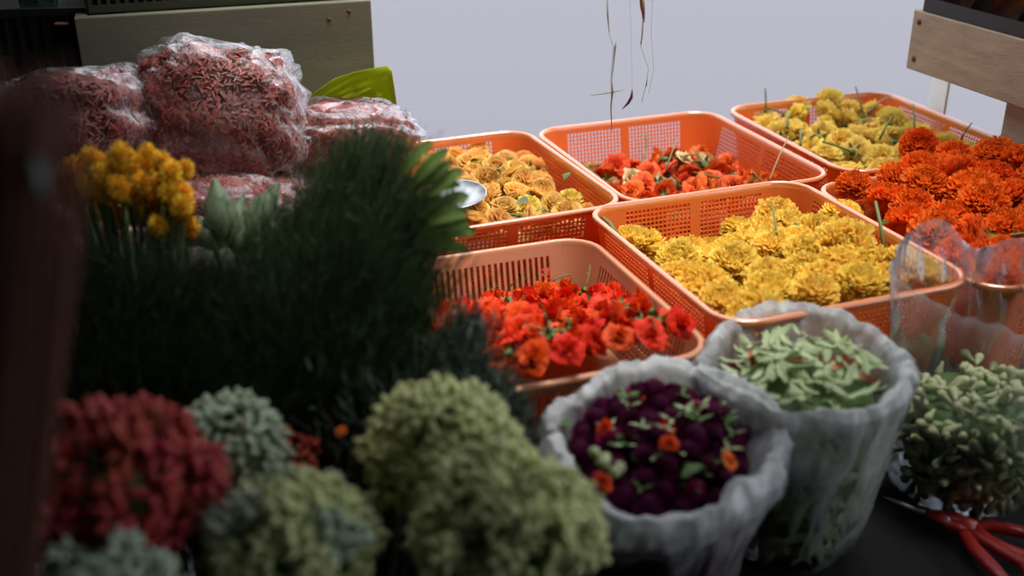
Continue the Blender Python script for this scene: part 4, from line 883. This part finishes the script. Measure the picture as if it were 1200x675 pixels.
# ------------------------------------------------------------------ right shelf
sh = empty('wooden_shelf', uv(1.28, 1.55, .1), TA); tag(sh, 'weathered wooden shelf end with two screws above the orange marigolds', 'shelf')
b = MB(); b.box(0, .022, -.75, 0, 0, .1); bevel(b.obj('front_board', M_wood, sh, False), .0025)
b = MB(); b.box(.0225, .42, -.75, -.02, .078, .0985); bevel(b.obj('deck', M_wood, sh, False), .002)
b = MB(); b.box(.0225, .42, -.0195, 0, 0, .1); bevel(b.obj('end_board', M_wood, sh, False), .002)
for z in (.082, .020):
    b = MB(); b.tube([(-.0005, -.018, z), (-.002, -.018, z)], .0045, 14); b.obj('screw', M_rust, sh)
tr = empty('black_tray', uv(1.28, 1.55, .201), TA); tag(tr, 'black plastic tray full of glossy packets on the wooden shelf', 'tray')
for nm, bx in (('side_wall', (.002, .006, -.70, -.02, 0.003, .022)), ('side_wall', (.30, .304, -.70, -.02, 0.003, .022)), ('side_wall', (.0065, .2995, -.024, -.02, .003, .05)), ('side_wall', (.0065, .2995, -.70, -.696, .003, .05)), ('base', (.002, .304, -.70, -.02, 0, .0028))):
    b = MB(); b.box(*bx); b.obj(nm, M_black, tr, False)
names = ['brown', 'amber', 'dark']
for i in range(14):
    m = i % 3; q = MB(); L, Wp, n = .115, .075, 9; rows = []
    for side in (1, -1):
        rows = [[((j/(n-1)-.5)*Wp, side*(.006*math.sin(PI*k/(n-1))*math.sin(PI*j/(n-1))+.0015*noise.noise(Vector((j, k, i*3)))), (k/(n-1))*L) for j in range(n)] for k in range(n)]
        q.grid(rows if side == -1 else [r_[::-1] for r_ in rows])
    o = q.obj('glossy_packet', M_pack[m]); v = 1.505-.034*i; o.location = uv(1.32+.003*(i % 2), v, .206); o.rotation_euler = Euler((.0, 0, 0)); o.matrix_world = Matrix.Translation(uv(1.33, v, .207)) @ Matrix.Rotation(TA+.1*math.sin(i*2.1), 4, 'Z') @ Matrix.Rotation(.5, 4, 'X')
    tag(o, f'glossy {names[m]} packet, '+('rearmost' if i == 0 else ORD[i]+' from the rear')+' in the tray on the wooden shelf', 'packet', 'packets in the black tray')
for i, (z0, z1) in enumerate(((-.136, .022), (.0225, .0995))):
    b = MB(); b.box(0, .12, -.10, 0, z0-z0, z1-z0); o = bevel(b.obj('wooden_block', M_wood, None, False), .003); o.location = uv(1.312+.002*i, 1.345, z0); o.rotation_euler = (0, 0, TA); tag(o, ('lower' if i == 0 else 'upper')+' weathered wooden block of the two that hold up the shelf', 'wooden block', 'blocks under the shelf')
# white board behind the blocks
a = at(1123, 165, -.05); b = MB(); b.box(0, .004, -.02, .12, 0, .195); o = b.obj('white_board', M_white, None, False); o.location = uv(1.415, 1.60, -.136); o.rotation_euler = (0, 0, TA-.5); tag(o, 'thin white board standing behind the wooden blocks', 'board')
# ------------------------------------------------------------------ things hanging from the awning
TOP = ZR+AWZ
def hang(name, y, pts, label, twigs=(), r=.0012, m=M_tan, m2=M_thread, extra=None, cat='hanging twig'):
    P = [aty(px, py, y) for px, py in pts]; t = empty(name, (P[0].x, y, TOP)); O = Vector(t.location); b = MB()
    b.tube([Vector((0, 0, 0))]+[p-O for p in P], [r*.3]+[r*.3]*len(P), 6); b.obj('thread', m2, t)
    for tw in twigs:
        q = [aty(px, py, y)-O for px, py in tw[0]]; c = MB(); c.tube(q, [x*.62 for x in tw[1]], 6); c.obj('dried_twig', tw[2], t)
    tag(t, label, cat); return t
M_twg = mat('pale dried twig', (.36, .35, .25), .8)
hang('hanging_twig', 1.50, [(712, 0), (714, 40), (719, 55), (716, 90), (717, 150)], 'thin dried stem with a cross twig hanging in front of the rear basket', [([(711, 0), (712, 20), (714, 38)], [.0008, .0014, .0008], M_twg), ([(722, 48), (721, 55), (719, 75), (717, 92)], [.001, .0022, .0012, .0008], M_twg), ([(717, 92), (718, 107), (716, 125), (717, 153)], [.0012, .0022, .0016, .001], M_twg), ([(692, 112), (705, 110), (718, 108), (732, 105)], [.0006, .0014, .0018, .0005], M_twg)])
hang('hanging_pod', 1.50, [(752, 0), (753, 25), (751, 55), (760, 80), (757, 100), (752, 120)], 'brown dried pod on a thread hanging at the top of the picture', [([(751, -12), (753, 8), (755, 26)], [.0045, .0055, .001], mat('dry brown pod', (.33, .19, .08), .7, noise_amt=.5, nscale=60)), ([(754, 24), (753, 40), (751, 52)], [.0014, .001, .0016], M_twg), ([(759, 92), (757, 101)], [.0008, .0016], M_twg)])
hang('hanging_petal', 1.48, [(738, -10), (740, 60), (741, 106)], 'dried dark purple petal hanging on a thread beside the dried stem', [([(741, 105), (740, 114), (736, 121), (729, 128)], [.001, .0035, .003, .0006], M_purpd)], r=.0005)
hang('hanging_thread', 1.52, [(765, -10), (763, 40), (766, 80), (760, 110)], 'pale thread hanging to the right of the brown pod', [], r=.0008)
# ------------------------------------------------------------------ light
w = bpy.data.worlds.new('sky'); S.world = w; w.use_nodes = True; N = w.node_tree.nodes; L = w.node_tree.links
bgN = N['Background']; bgN.inputs[0].default_value = (.93, .95, 1., 1); bgN.inputs[1].default_value = 1.75
sun = bpy.data.lights.new('sun', 'SUN'); sun.energy = 4.7; sun.angle = math.radians(24); sun.color = (1, .95, .86); so_ = bpy.data.objects.new('sun', sun); COL.objects.link(so_)
so_.rotation_euler = Vector((-.22, .02, -1.2)).to_track_quat('-Z', 'Y').to_euler()
S.view_settings.view_transform = 'Standard'; S.view_settings.look = 'None'; S.view_settings.exposure = 0; S.view_settings.gamma = 1; S.view_settings.use_curve_mapping = False
S.cycles.max_bounces = 8; S.cycles.transparent_max_bounces = 24; S.cycles.use_denoising = True; S.cycles.caustics_reflective = False; S.cycles.caustics_refractive = False
